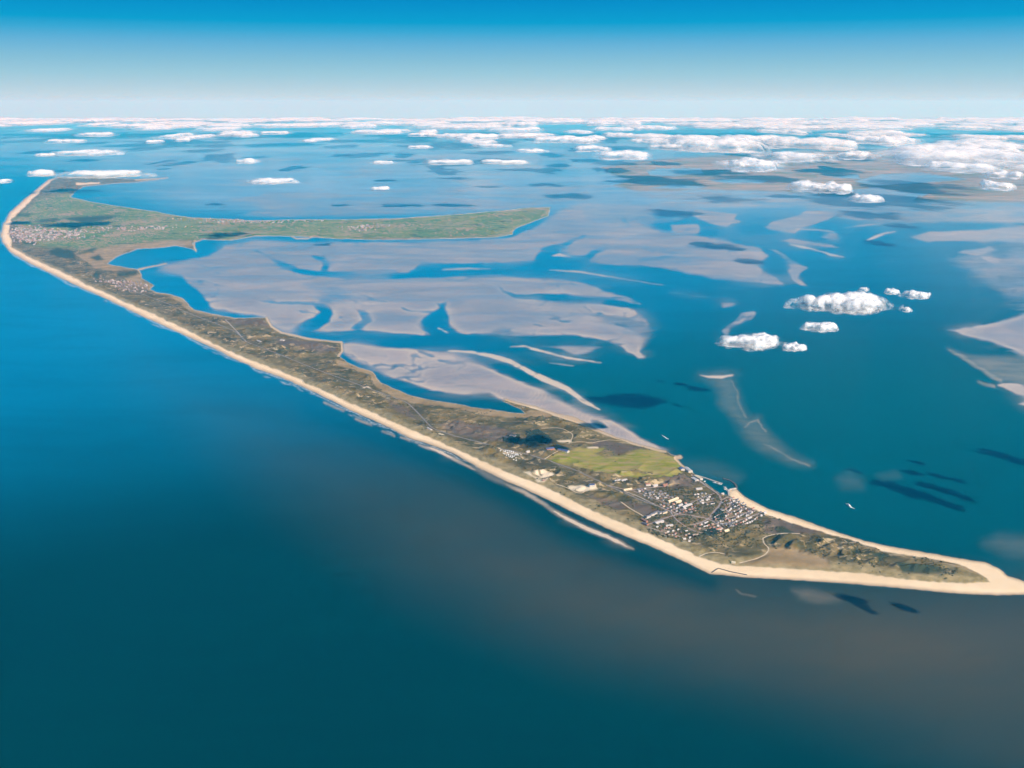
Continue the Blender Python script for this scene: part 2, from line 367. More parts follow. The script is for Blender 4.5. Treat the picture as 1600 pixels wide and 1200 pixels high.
BARW = [(792, 757), (801, 761.5), (817.5, 768), (834, 778), (850, 787.5), (866, 799), (882.5, 808.6), (899, 817), (915, 825), (931, 832), (947.5, 838), (964, 846), (980, 854), (990, 858)]
S(shoal, 0.7, BARW, [3, 5, 6, 6, 6, 7, 7, 8, 8, 8, 8, 7, 5, 2], 5, 'max', True)
S(shoal, 1.0, BARW[5:12], [1, 2, 3, 4, 4, 4, 2], 3, 'max', True); S(sand, 1.3, BARW[5:13], [1, 3, 4, 5, 5, 5, 4, 1], 2.5, 'max', True); S(rim, 1.0, BARW[5:12], 6, 4, 'max', True); S(sand, 1.2, [(668, 699), (678, 702), (691, 708), (708, 717)], [1, 3, 4, 1], 2.5, 'max', True); S(rim, 1.0, [(675, 700), (691, 707), (704, 714)], 5, 4, 'max', True)
BARN = [(655, 695), (665, 699), (675, 701), (691, 708), (707.5, 716.5), (724, 724.6), (742, 734)]
S(shoal, 0.8, BARN, [2, 4, 5, 5, 5, 4, 2], 4, 'max', True)
S(shoal, 0.30, [(735, 728), (765, 744), (800, 760)], [3, 10, 5], 8, 'max', True)
for q in ([(627, 683), (640, 689)], [(598, 674), (616, 681)], [(556, 655), (580, 664)], [(507, 629), (536, 642)]): S(shoal, 0.6, q, 3, 4, 'max', True)
S(shoal, 0.18, [(1150, 922), (1158, 929), (1180, 932)], 2.5, 4, 'max')
far_veil = sstep(350, 310, V) * sstep(90, 330, U + (300 - V) * 3)  # where the far water gets its painted haze
far_haze = fld()
far_haze = np.maximum(far_haze, (far_veil * (0.48 + 0.40 * sstep(-0.3, 0.4, fbm(U / 200, V / 5.5, 4, 171)))).astype(np.float32))  # distance haze and sky reflection painted pale into the far water
far_haze = np.maximum(far_haze, (0.50 * sstep(290, 235, V) * sstep(-0.5, 0.3, fbm(U / 260, V / 6, 3, 173))).astype(np.float32))
apron = blur(blur(sand.astype(np.float64), 6, 5), 4, 4)
shoal = np.maximum(shoal, (0.60 * apron * (1 - sand) * sstep(-0.1, 0.4, fbm(U / 110, V / 30, 3, 151)) * sstep(280, 360, V)).astype(np.float32))
# murky coastal water
P(silt, 1.0, [(230, 585), (330, 625), (480, 677), (600, 715), (740, 768), (850, 835), (980, 872), (1110, 918), (1250, 946), (1330, 938), (1900, 932), (1900, 1300), (1500, 1180), (1200, 1080), (900, 1010), (640, 900), (420, 750)], 190)
S(silt, 0.0, [(480, 640), (560, 672), (740, 742), (900, 832), (1000, 870), (1110, 910)], [20, 28, 34, 40, 36, 20], 44)
silt *= np.interp(U, [230, 600, 900, 1300], [0.14, 0.36, 0.68, 1.0]) * (0.30 + 0.70 * sstep(1160, 960, V) + 0.25 * sstep(1100, 1500, U) * sstep(960, 1160, V)) * (0.95 + 0.16 * fbm((U - V * .9 + 30 * n1) / 260, (V + U * .25 + 16 * n2) / 38, 4, 161))
silt = np.clip(silt, 0, 1)
P(silt, 0.0, [(-260, 200), (1900, 200), (1900, 880), (1590, 880), (1150, 800), (1000, 700), (520, 520), (300, 470), (20, 380), (-260, 400)], 12)
silt *= 0.88 + 0.22 * fbm(U / 220, V / 60, 3, 51)
azure = np.clip(1 - sstep(-260, 160, V - np.interp(U, [-260, 0, 500, 900, 1300, 1900], [790, 760, 680, 610, 520, 450])), 0, 1) * 1.0 + 0 * U  # water blue with sky reflection and distance haze painted in
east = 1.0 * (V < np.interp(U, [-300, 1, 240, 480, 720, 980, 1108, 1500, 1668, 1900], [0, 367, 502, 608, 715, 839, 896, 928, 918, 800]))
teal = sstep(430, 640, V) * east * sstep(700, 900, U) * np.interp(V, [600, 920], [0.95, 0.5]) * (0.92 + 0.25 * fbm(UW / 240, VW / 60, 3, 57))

# ------------------------------------------------------------------ land
land, veg, grass, marsh, forest, purple, town, dirt, sandy = [fld() for _ in range(9)]
WEST = [(75, 281), (62, 292), (40, 310), (16, 331), (5, 351), (1, 367), (4, 378), (15, 393), (49, 413), (81, 427.5), (114, 444), (146, 458), (179, 473), (211, 489), (240, 502), (266, 513.6), (305, 531.5), (337.5, 546), (362, 559), (402.5, 577), (435, 588), (467.5, 602), (480, 608), (512.5, 623), (545, 640), (577.5, 654), (610, 669), (642.5, 685.6), (675, 695.5),
        (707.5, 708), (720, 715), (752.5, 733), (785, 749), (817.5, 763), (850, 778), (882.5, 794), (915, 810), (947.5, 825), (980, 839), (1025, 857), (1075, 880), (1108, 896.5), (1160, 902), (1200, 904), (1300, 910), (1400, 918), (1450, 923), (1500, 928), (1560, 930), (1600, 929), (1650, 924), (1668, 918)]
TIP = [(1640, 914), (1600, 908), (1575, 900), (1560, 888), (1540, 879), (1500, 873), (1450, 864), (1400, 856), (1350, 845), (1300, 829), (1250, 811), (1200, 795), (1165, 777), (1150, 764), (1139, 766)]
EAST = [(1138, 774), (1126, 772), (1115, 765), (1105, 757), (1096, 751), (1090, 744), (1082, 739), (1070, 731), (1062, 724), (1057, 717), (1063, 714), (1052, 711), (1040, 706), (1015, 699), (1000, 696), (962, 684), (932, 672), (912, 662), (895, 655), (870, 648), (850, 640), (835, 634), (812, 630),
        (790, 624), (785, 627), (800, 633), (815, 640), (820, 646), (805, 646), (775, 641), (740, 637), (712, 631), (675, 626), (637, 617), (615, 607), (593, 597), (582, 580), (562, 575), (542, 566), (529, 556), (536, 548), (534, 535), (512, 533), (480, 529), (460, 524), (440, 520), (425, 510), (416, 496), (410, 496),
        (367, 497), (325, 489), (302, 484), (287, 467), (270, 461), (245, 457), (235, 452), (240, 446), (222, 435), (220, 426), (217, 421), (185, 416), (167, 412), (185, 400), (215, 389), (250, 387), (275, 384), (297, 388), (306, 392), (302, 380), (317, 374), (360, 376), (400, 369), (452, 369), (524, 373), (599, 375), (700, 373), (775, 371),
        (800, 366), (805, 357), (831, 347), (857, 337), (860, 324), (831, 324), (775, 330), (700, 336), (625, 341), (550, 343), (460, 343), (400, 345), (350, 342), (300, 340), (270, 336), (245, 331), (212, 326), (175, 321), (140, 315), (110, 308), (118, 299), (130, 292), (175, 287), (212, 285), (262, 279), (212, 280), (140, 276), (90, 277)]
sd_island = poly_sd(WEST + TIP + EAST, 60, UL, VL)
paint(land, 1.0, sd_island, 1.6)
isl_sd = fld(-60.0); isl_sd[sd_island[0], sd_island[1]] = sd_island[2]
VW_EDGE = [(79, 283), (67, 295), (50, 312), (32, 330), (18, 343), (14.6, 362), (15, 370), (19.5, 387), (41, 400), (65, 411), (97.5, 426), (130, 442), (162, 457), (195, 472), (227.5, 486), (240, 491), (272.5, 507), (305, 522.5), (337.5, 539.6), (370, 554), (402.5, 567), (435, 579.4), (467.5, 592.4), (480, 600), (512.5, 614), (545, 630), (577.5, 643), (610, 658), (642.5, 672.6), (675, 686),
           (707.5, 700), (720, 705), (752.5, 721), (785, 735.5), (817.5, 748.5), (850, 761), (882.5, 777), (915, 794), (947.5, 808.6), (980, 821), (1000, 830), (1050, 851), (1092, 871), (1125, 882), (1150, 885), (1225, 889), (1300, 894), (1350, 897), (1387, 903), (1450, 910), (1500, 912), (1545, 911), (1537, 900), (1500, 883), (1450, 873), (1387, 864), (1325, 843), (1262, 826), (1200, 806), (1160, 789), (1140, 776)]
sd_veg = poly_sd(VW_EDGE + EAST, 60, UL + 2.0 * n3, VL + 1.0 * n4)
paint(veg, 1.0, sd_veg, 2.5)
veg_sd = fld(-60.0); veg_sd[sd_veg[0], sd_veg[1]] = sd_veg[2]
veg *= land
# thin sandy shores on the bay side
for pts, w in (([(1063, 714), (1055, 716), (1063, 725), (1076, 736)], [6, 4, 3, 2]), ([(1040, 706), (1000, 696), (962, 684), (932, 672), (912, 662), (895, 655), (870, 649), (850, 641), (812, 631), (788, 624)], [4, 3, 3, 4, 6, 8, 5, 4, 4, 3]),
               ([(534, 535), (536, 548), (529, 556)], [3, 3.5, 3]), ([(416, 496), (425, 510), (440, 520), (460, 524), (480, 529), (512, 533), (534, 535)], [4, 4, 3, 3, 3, 2, 3]),
               ([(456, 370), (464, 373), (480, 373), (488, 370)], [1.5, 2, 2, 1.5]), ([(217, 421), (235, 417), (260, 412)], [3, 2, 1.5]), ([(305, 376), (304, 385), (306, 392)], [1.5, 1.5, 3]), ([(212, 281), (262, 278)], [2, 1.5]), ([(120, 288), (155, 286)], [3, 2])):
    S(veg, 0.0, pts, w, 2, firm=True); S(land, 1.0, pts, w, 2, 'max', True)
# mainland
MAIN = [(940, 262), (1000, 252), (1100, 244), (1250, 238), (1400, 233), (1860, 228), (1860, 321), (1600, 317), (1400, 312), (1300, 305), (1200, 299), (1100, 296), (1000, 299), (960, 290), (985, 280), (955, 272)]
mainland = fld()
P(mainland, 1.0, MAIN, 6)
for q in ([(1012, 268), (1030, 263), (1095, 263), (1100, 271), (1050, 275), (1015, 274)], [(1108, 282), (1150, 279), (1200, 282), (1190, 287), (1140, 287)], [(1015, 294), (1050, 288), (1105, 292), (1090, 296)], [(1336, 283), (1380, 272), (1440, 270), (1510, 280), (1440, 286), (1370, 290)],
          [(1325, 298), (1370, 292), (1440, 305), (1420, 318), (1360, 310)], [(1300, 277), (1340, 272), (1345, 280)], [(1420, 300), (1450, 303), (1440, 308)], [(1150, 262), (1210, 259), (1230, 263), (1180, 267)]):
    P(mainland, 0.0, q, 3)  # blue patches: the sea colour shows where the mainland is cut out
mainland *= (V < 326)
# cover
NORTH = [(20, 345), (60, 310), (120, 300), (200, 320), (300, 335), (870, 320), (870, 360), (800, 372), (320, 376), (300, 374), (200, 384), (130, 392), (90, 388), (40, 385)]
P(grass, 0.9, NORTH, 12)
P(grass, 1.0, [(852, 718), (870, 710), (895, 702), (922, 701), (950, 701), (940, 708), (965, 715), (985, 708), (1000, 702), (1025, 704), (1050, 714), (1066, 732), (1070, 741), (1060, 748), (1000, 748), (950, 746), (900, 732)], 5)
P(grass, 0.3, [(926, 709), (955, 703), (968, 714), (945, 717)], 4); S(grass, 0.2, [(970, 741), (1000, 740), (1020, 741)], 4, 3)
P(marsh, 0.9, [(600, 602), (632, 612), (675, 627), (712, 631), (740, 637), (775, 641), (807, 646), (830, 644), (850, 642), (872, 651), (860, 655), (820, 655), (775, 652), (740, 645), (700, 638), (660, 634), (640, 631), (620, 622), (600, 613)], 4)
P(marsh, 0.9, [(528, 560), (545, 567), (585, 580), (595, 598), (618, 608), (605, 613), (588, 606), (575, 587), (550, 579), (530, 572)], 4)
P(marsh, 0.9, [(118, 400), (150, 390), (200, 382), (260, 376), (300, 376), (302, 384), (250, 388), (200, 391), (182, 401), (165, 412), (185, 417), (215, 420), (180, 424), (150, 420), (135, 410)], 4)
P(marsh, 0.9, [(195, 436), (222, 428), (222, 438), (240, 446), (234, 452), (210, 446)], 4); S(marsh, 0.9, [(240, 457), (270, 462), (287, 470), (300, 484), (330, 491), (370, 497)], [4, 6, 9, 8, 5, 3], 4)
P(marsh, 1.0, [(1205, 856), (1237, 860), (1275, 872), (1292, 880), (1300, 890), (1225, 886), (1170, 883), (1155, 880), (1187, 871)], 6)
P(marsh, 0.8, [(1480, 882), (1512, 886), (1548, 903), (1540, 906), (1500, 892)], 4)
for q in ([(1192, 815), (1225, 810), (1262, 822), (1284, 833), (1225, 836), (1195, 834)], [(685, 667), (720, 662), (775, 667), (812, 684), (790, 694), (760, 690), (707, 677)], [(925, 777), (965, 782), (982, 795), (967, 801), (937, 788)], [(975, 785), (1012, 790), (1030, 797), (1010, 808), (985, 793)],
          [(600, 625), (640, 640), (660, 660), (610, 640)], [(925, 690), (960, 692), (1000, 700), (960, 712), (935, 705)], [(430, 530), (500, 536), (528, 550), (500, 552), (440, 540)], [(345, 500), (410, 500), (420, 514), (370, 510)], [(1050, 745), (1090, 750), (1080, 765), (1030, 760)]):
    P(purple, 0.85, q, 6)
for q in ([(826, 678), (838, 674), (856, 683), (862, 690), (845, 694), (822, 692)], [(786, 688), (795, 684), (812, 686), (806, 692), (790, 692)], [(1210, 825), (1222, 823), (1240, 832), (1228, 834), (1212, 832)], [(1102, 835), (1120, 828), (1118, 840), (1095, 836)], [(1116, 805), (1128, 800), (1130, 812), (1118, 815)],
          [(20, 338), (30, 336), (45, 336), (44, 339)], [(53, 346), (70, 343), (92, 341), (94, 345), (66, 348)], [(97, 342), (120, 340), (150, 338), (188, 337), (175, 341), (158, 346), (134, 352), (118, 347)], [(108, 354), (128, 352), (124, 359), (112, 360)], [(35, 378), (55, 376), (58, 382), (40, 383)], [(75, 395), (85, 388), (105, 393), (120, 402), (117, 408), (92, 402)], [(130, 392), (150, 388), (142, 394)], [(183, 428), (212, 424), (210, 430), (185, 433)], [(140, 433), (150, 427), (160, 428), (150, 437)], [(318, 372), (340, 369), (356, 370), (340, 376)],
          [(1330, 862), (1344, 858), (1348, 868), (1336, 870)], [(1362, 868), (1380, 862), (1386, 872), (1370, 880)], [(1395, 880), (1440, 885), (1480, 896), (1450, 902), (1410, 898)], [(140, 402), (150, 398), (160, 405), (150, 408)]):
    P(forest, 0.9, q, 5)
for q in ([(985, 766), (1000, 762), (1050, 772), (1090, 772), (1115, 778), (1130, 776), (1168, 792), (1192, 806), (1180, 816), (1150, 826), (1100, 832), (1060, 846), (1016, 836), (1008, 820), (1035, 800), (1010, 782)], [(17, 362), (60, 362), (120, 368), (125, 374), (60, 378), (25, 376)], [(160, 436), (200, 440), (232, 447), (215, 456), (180, 448)], [(150, 358), (230, 356), (235, 361), (150, 362)]):
    P(town, 0.8, q, 8)
SAND_SPOTS = [[(818, 741), (832, 738), (850, 738), (868, 743), (866, 748), (848, 750), (838, 751), (828, 746)], [(870, 689), (892, 688), (893, 692), (872, 692)], [(888, 761), (930, 762), (933, 766), (905, 770), (890, 766)], [(918, 699), (935, 699), (934, 702), (918, 702)], [(836, 752), (858, 752), (850, 756), (840, 755)],
              [(566, 606), (576, 604), (581, 609), (570, 611)], [(775, 701), (785, 704), (783, 708), (778, 706)]]
for q in SAND_SPOTS: P(sandy, 1.0, q, 2, firm=True)
for q in ([(829, 739), (834, 744)], [(840, 740), (846, 745)], [(835, 746), (842, 749)]): S(sandy, 0.1, q, 3, 2)
dunes = np.clip(land * (1 - 0.85 * np.maximum(np.maximum(grass * 0.8, town * 0.6), marsh)), 0, 1)
edge_in = sstep(0, 26, veg_sd / np.interp(V, [300, 500, 700, 900], [0.12, 0.34, 0.7, 1.0]))
kv = np.interp(V, [300, 500, 700, 900], [0.12, 0.34, 0.7, 1.0])
marram = veg * sstep(18, 5, veg_sd / kv + 4 * n3)
west_side = (V - np.interp(U, [p[0] for p in VW_EDGE[6:52]], [p[1] for p in VW_EDGE[6:52]]))     # rows below the foredune line
marram *= sstep(-34, -14, west_side / kv) * 0.9

# ------------------------------------------------------------------ relief
def ridged(x, y, o, s): return 1 - np.abs(fbm(x, y, o, s)) * 2.6
cs, sn = math.cos(0.55), math.sin(0.55)
RX, RY = X * cs + Y * sn, -X * sn + Y * cs
r1 = np.clip(ridged(RX / 260, RY / 130, 3, 61), 0, 1); r2 = np.clip(ridged(RX / 80, RY / 48, 2, 71), 0, 1)
patch = sstep(-0.25, 0.3, fbm(X / 420, Y / 420, 3, 81))
relief = 2.5 + dunes * veg * edge_in * (r1 ** 2 * 26 * (0.25 + 0.75 * patch) + r2 ** 2 * 9 * patch) + veg * sstep(0, 8, veg_sd / kv) * sstep(30, 8, veg_sd / kv) * sstep(-40, -16, west_side / kv) * 8
Z = land * (relief * sstep(0, 9, isl_sd) + 0.8) + np.maximum(sand, 0) * 0.5 * (1 - land)
Z = np.where(mainland > 0.5, 3.0, Z)

ROADS = [  # (name, label, points, width m, material)
    ('road', 'long straight island road running down the spine of the dunes', [(180, 446), (222, 460), (262, 475), (300, 492), (340, 507), (367, 518), (385, 535), (425, 550), (500, 580), (575, 607), (637, 630), (655, 648), (675, 670), (707, 681), (750, 692), (782, 702), (825, 711), (852, 719), (900, 736), (950, 760), (975, 771), (1000, 782), (1022, 790)], 11, 'asphalt'),
    ('path', 'straight old track joining the road at the bend', [(352, 500), (368, 516), (385, 535)], 9, 'track'),
    ('road', 'village street along the foot of the apartment blocks', [(950, 760), (985, 768), (1010, 764), (1040, 761)], 8, 'pave'),
    ('road', 'straight parallel street beside the heath field', [(974, 768), (998, 777), (1022, 789)], 8, 'track'),
    ('road', 'village street bending round the grassy hill to the harbour', [(1080, 742), (1098, 756), (1112, 766), (1124, 774), (1128, 782), (1124, 792), (1114, 802), (1108, 812), (1096, 818), (1080, 822)], 9, 'pave'),
    ('road', 'village main street through the centre', [(1022, 790), (1040, 798), (1060, 805), (1084, 808), (1106, 812), (1118, 818), (1130, 828)], 9, 'pave'),
    ('road', 'village street leading down to the west beach', [(1060, 805), (1040, 811), (1020, 819), (1008, 822), (1001, 818)], 8, 'pave'),
    ('road', 'street between the packed houses near the east beach', [(1110, 812), (1140, 810), (1165, 803), (1182, 798)], 7, 'pave'),
    ('road', 'curved street behind the harbour sheds', [(1128, 782), (1140, 776), (1143, 788), (1138, 794)], 6, 'pave'),
    ('road', 'lane between the upper rows below the golf course', [(990, 769), (1010, 776), (1030, 784), (1046, 790)], 6, 'pave'),
    ('road', 'lane between the lower rows below the golf course', [(1012, 767), (1030, 773), (1048, 782), (1060, 786)], 6, 'pave'),
    ('road', 'lane climbing past the white houses behind the harbour', [(1076, 790), (1090, 782), (1104, 776), (1116, 772)], 6, 'pave'),
    ('road', 'short lane along the back of the harbour houses', [(1088, 788), (1104, 786), (1118, 784)], 5, 'pave'),
    ('road', 'lane through the middle of the packed east rows', [(1120, 806), (1140, 801), (1160, 796), (1172, 794)], 5, 'pave'),
    ('road', 'lane at the lower side of the packed east rows', [(1118, 820), (1140, 818), (1162, 812), (1186, 804)], 6, 'pave'),
    ('road', 'lane among the dune houses above the west beach', [(1008, 824), (1030, 832), (1055, 838), (1080, 846)], 5, 'track'),
    ('road', 'lane linking the main street with the dune houses', [(1048, 802), (1056, 814), (1070, 824), (1086, 832), (1110, 836)], 6, 'pave'),
    ('path', 'sandy path crossing the heath towards the beach', [(970, 785), (985, 796), (1005, 807), (1010, 812)], 7, 'sandpath'),
    ('path', 'pale winding path through the southern dunes', [(1192, 842), (1200, 838), (1225, 834), (1250, 835)], 6, 'sandpath'),
    ('path', 'curved pale path bordering the beige plain', [(1192, 842), (1192, 850), (1203, 858), (1196, 868), (1180, 875), (1155, 881)], 6, 'sandpath'),
    ('path', 'pale arc-shaped path above the groyne', [(1092, 871), (1102, 866), (1118, 864), (1132, 867)], 6, 'sandpath'),
    ('path', 'sandy track from the sand pit to the beach car park', [(868, 757), (888, 764), (900, 771), (912, 772), (915, 766)], 6, 'sandpath'),
    ('path', 'narrow sandy track through the northern dunes near the pond', [(846, 670), (870, 669), (880, 671), (897, 680), (893, 688), (889, 694)], 5, 'sandpath'),
    ('path', 'thin path round the upper edge of the golf course', [(893, 692), (915, 691), (920, 694), (950, 688), (975, 690)], 4.5, 'sandpath'),
    ('path', 'short sandy drive from the road to the golf course', [(850, 719), (862, 711), (872, 706)], 6, 'sandpath'),
]
def resample(pts, step=3.0):
    out = []
    for (a, b), (c, d) in zip(pts[:-1], pts[1:]):
        n = max(1, int(math.hypot(c - a, d - b) / step))
        out += [(a + (c - a) * k / n, b + (d - b) * k / n) for k in range(n)]
    return out + [pts[-1]]
def smooth_line(pts, step=3.0):
    p = np.array(resample(pts, step)); k = 3
    for _ in range(3):
        p[1:-1] = (p[:-2] + 2 * p[1:-1] + p[2:]) / 4
    return p
flatten = fld()
for nm, lb, pts, w, mt in ROADS: S(flatten, 1.0, pts, 6, 8, 'max', True)
base_h = land * 3.4
Z = Z * (1 - flatten * land) + base_h * flatten * land
Z = Z * (1 - town * 0.7 * (V > 700)) + (4.0 + 5 * sstep(-0.2, 0.4, fbm(X / 300, Y / 300, 2, 91))) * land * town * 0.7 * (V > 700)

def zat(u, v):
    i = np.clip(np.searchsorted(vsr, v) - 1, 0, NV - 2); j = np.clip(int((u - us[0]) / 2.0), 0, NU - 2)
    a = (v - vsr[i]) / (vsr[i + 1] - vsr[i]); b = (u - us[j]) / 2.0
    return (Z[i, j] * (1 - a) + Z[i + 1, j] * a) * (1 - b) + (Z[i, j + 1] * (1 - a) + Z[i + 1, j + 1] * a) * b

# ------------------------------------------------------------------ materials
def new_mat(name):
    m = bpy.data.materials.new(name); m.use_nodes = True
    n, l = m.node_tree.nodes, m.node_tree.links
    return m, n, l, n['Principled BSDF']

class NB:
    """tiny node builder for the ground"""
    def __init__(s, m): s.n, s.l = m.node_tree.nodes, m.node_tree.links; s.pos = s.n.new('ShaderNodeNewGeometry').outputs['Position']; s._a = {}
    def attr(s, k):
        if k not in s._a:
            a = s.n.new('ShaderNodeAttribute'); a.attribute_name = k; s._a[k] = a.outputs['Fac']
        return s._a[k]
    def noise(s, size, detail=4, rough=0.55, stretch=(1, 1, 1), rot=0.0, dist=0.0):
        mp = s.n.new('ShaderNodeMapping'); mp.inputs['Scale'].default_value = [k / size for k in stretch]; mp.inputs['Rotation'].default_value = (0, 0, rot)
        t = s.n.new('ShaderNodeTexNoise'); t.inputs['Scale'].default_value = 1.0; t.inputs['Detail'].default_value = detail; t.inputs['Roughness'].default_value = rough; t.inputs['Distortion'].default_value = dist
        s.l.new(s.pos, mp.inputs['Vector']); s.l.new(mp.outputs[0], t.inputs['Vector'])
        return t.outputs['Fac']
    def rng(s, x, a, b, c=0.0, d=1.0):
        r = s.n.new('ShaderNodeMapRange'); r.interpolation_type = 'SMOOTHSTEP'
        for k, v in zip(('From Min', 'From Max', 'To Min', 'To Max'), (a, b, c, d)): r.inputs[k].default_value = v
        s.put(x, r.inputs['Value']); return r.outputs[0]
    def put(s, x, inp):
        if isinstance(x, (int, float)): inp.default_value = x
        elif isinstance(x, tuple): inp.default_value = (*x, 1) if len(x) == 3 else x
        else: s.l.new(x, inp)
    def mix(s, f, a, b):
        m = s.n.new('ShaderNodeMix'); m.data_type = 'RGBA'
        s.put(f, m.inputs[0]); s.put(a, m.inputs[6]); s.put(b, m.inputs[7]); return m.outputs[2]
    def math(s, op, a, b=0.0):
        m = s.n.new('ShaderNodeMath'); m.operation = op; s.put(a, m.inputs[0]); s.put(b, m.inputs[1]); return m.outputs[0]

def ground_material(kind):
    """one look for the whole coast; each piece only carries the layers that occur on it and at its edges"""
    m, n, l, bsdf = new_mat('coast_' + kind)
    b = NB(m)
    if kind == 'wet':
        # water
        big = b.noise(2600, 3); water = b.mix(b.rng(big, 0.3, 0.7), (0.0, 0.029, 0.033), (0.0, 0.033, 0.036))
        water = b.mix(b.attr('azure'), water, (0.0, 0.172, 0.330))  # bluer with distance: painted sky reflection and haze
        cur = b.noise(1900, 6, 0.62, (1, 3.2, 1), 0.5, 1.2)
        water = b.mix(b.rng(cur, 0.35, 0.75, 0, 0.22), water, (0.0, 0.012, 0.018))
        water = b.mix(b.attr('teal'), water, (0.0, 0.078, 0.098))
        water = b.mix(b.attr('far_haze'), water, (0.215, 0.325, 0.43))  # painted pale haze on the far water
        water = b.mix(b.attr('silt'), water, (0.075, 0.063, 0.036))
        stre = b.noise(260, 5, 0.6, (1, 2.4, 1), 0.4)
        water = b.mix(b.math('MULTIPLY', b.attr('shoal'), b.rng(stre, 0.25, 0.7, 0.55, 1.15)), water, (0.46, 0.36, 0.26))
        # mud and wet sand
        mud_n = b.noise(900, 6, 0.62, (1, 1.6, 1), 0.35, 0.6)
        mud = b.mix(b.rng(mud_n, 0.32, 0.68), (0.200, 0.185, 0.192), (0.375, 0.288, 0.240))
        fine = b.noise(120, 5, 0.65, (1, 2.2, 1), 0.5)
        mud = b.mix(b.rng(fine, 0.35, 0.75, 0, 0.45), mud, (0.46, 0.345, 0.275))
        rip = n.new('ShaderNodeTexWave'); mp = n.new('ShaderNodeMapping'); mp.inputs['Scale'].default_value = (1 / 62.0, 1 / 62.0, 1); mp.inputs['Rotation'].default_value = (0, 0, math.radians(12))
        rip.inputs['Scale'].default_value = 0.62; rip.inputs['Distortion'].default_value = 9.0; rip.inputs['Detail'].default_value = 4; rip.inputs['Detail Scale'].default_value = 0.45; rip.inputs['Detail Roughness'].default_value = 0.65
        l.new(b.pos, mp.inputs['Vector']); l.new(mp.outputs[0], rip.inputs['Vector'])
        mud = b.mix(b.math('MULTIPLY', b.math('MULTIPLY', b.attr('ripple'), b.rng(b.noise(210, 4, 0.6), 0.38, 0.62, 0.1, 0.9)), b.rng(rip.outputs['Fac'], 0.4, 0.95)), mud, (0.46, 0.36, 0.27))
        mud = b.mix(b.attr('rim'), mud, (0.60, 0.46, 0.315))
        wetc = b.noise(340, 6, 0.65, (1, 2.0, 1), 0.2, 1.0)
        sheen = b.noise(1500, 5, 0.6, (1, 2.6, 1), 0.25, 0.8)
        mud = b.mix(b.math('MULTIPLY', b.rng(sheen, 0.38, 0.66, 0.10, 0.75), b.attr('wetsheen')), mud, (0.125, 0.185, 0.250))  # sky reflection on wet mud, painted in broad patches
        sand_a = b.math('ADD', b.attr('sand'), b.math('MULTIPLY', b.math('SUBTRACT', wetc, 0.5), 0.75))
        sand_f = b.math('MULTIPLY', b.rng(sand_a, 0.12, 0.85), b.rng(b.attr('sand'), 0.0, 0.08))
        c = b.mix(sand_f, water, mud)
    else:
        sand_f = b.attr('sand')
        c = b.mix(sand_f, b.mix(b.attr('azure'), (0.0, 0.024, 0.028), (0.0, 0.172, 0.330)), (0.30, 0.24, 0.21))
    if kind != 'wet':
        vor = n.new('ShaderNodeTexVoronoi'); vm = n.new('ShaderNodeMapping'); vm.inputs['Scale'].default_value = (1 / 520, 1 / 900, 1)
        l.new(b.pos, vm.inputs['Vector']); l.new(vm.outputs[0], vor.inputs['Vector']); vor.inputs['Scale'].default_value = 1.0
        sepc = n.new('ShaderNodeSeparateColor'); l.new(vor.outputs['Color'], sepc.inputs[0])
    if kind == 'dry':
        # vegetation
        h1 = b.noise(170, 6, 0.62); h2 = b.noise(34, 5, 0.65); h3 = b.noise(520, 4)
        heath = b.mix(b.rng(h1, 0.35, 0.68), (0.064, 0.057, 0.020), (0.190, 0.138, 0.058))
        heath = b.mix(b.rng(h2, 0.5, 0.75, 0, 0.7), heath, (0.036, 0.036, 0.015))
        heath = b.mix(b.rng(h3, 0.48, 0.68, 0, 0.75), heath, (0.160, 0.120, 0.038))
        heath = b.mix(b.rng(b.noise(310, 5, 0.65, (1, 1.5, 1), 0.5), 0.52, 0.64, 0, 0.75), heath, (0.052, 0.045, 0.024))
        heath = b.mix(b.attr('purple'), heath, b.mix(h1, (0.092, 0.066, 0.052), (0.145, 0.108, 0.082)))
        blow = b.noise(78, 6, 0.7, (1, 1.7, 1), 0.55, 0.8)
        heath = b.mix(b.math('MULTIPLY', b.rng(blow, 0.525, 0.635), b.attr('dune')), heath, (0.38, 0.295, 0.17))
        marram = b.mix(b.rng(h2, 0.3, 0.7), (0.19, 0.155, 0.065), (0.34, 0.27, 0.14))
        heath = b.mix(b.attr('marram'), heath, marram)
        g2 = b.noise(240, 5, 0.6, (1, 2.2, 1), 0.2)
        green = b.mix(b.rng(g2, 0.35, 0.65), (0.165, 0.185, 0.014), (0.320, 0.265, 0.060))
        green = b.mix(b.rng(h2, 0.55, 0.75, 0, 0.55), green, (0.140, 0.170, 0.014))
        green = b.mix(b.rng(b.noise(95, 5, 0.65, (1, 2.6, 1), 0.15), 0.46, 0.60, 0, 0.85), green, (0.30, 0.215, 0.09))
        fields = b.mix(b.rng(sepc.outputs[0], 0.25, 0.85), (0.085, 0.160, 0.045), (0.20, 0.215, 0.075))
        fields = b.mix(b.rng(sepc.outputs[1], 0.70, 0.76, 0, 0.85), fields, (0.33, 0.225, 0.15))
        fields = b.mix(b.rng(b.noise(420, 5, 0.6, (1, 1.8, 1)), 0.58, 0.66, 0, 0.8), fields, (0.030, 0.048, 0.030))
        green = b.mix(b.attr('north'), green, fields)
        c_veg = b.mix(b.attr('grass'), heath, green)
        c_veg = b.mix(b.attr('marsh'), c_veg, b.mix(b.rng(h1, 0.3, 0.7), (0.23, 0.160, 0.072), (0.35, 0.25, 0.135)))
        c_veg = b.mix(b.attr('forest'), c_veg, b.mix(h2, (0.015, 0.028, 0.016), (0.045, 0.060, 0.030)))
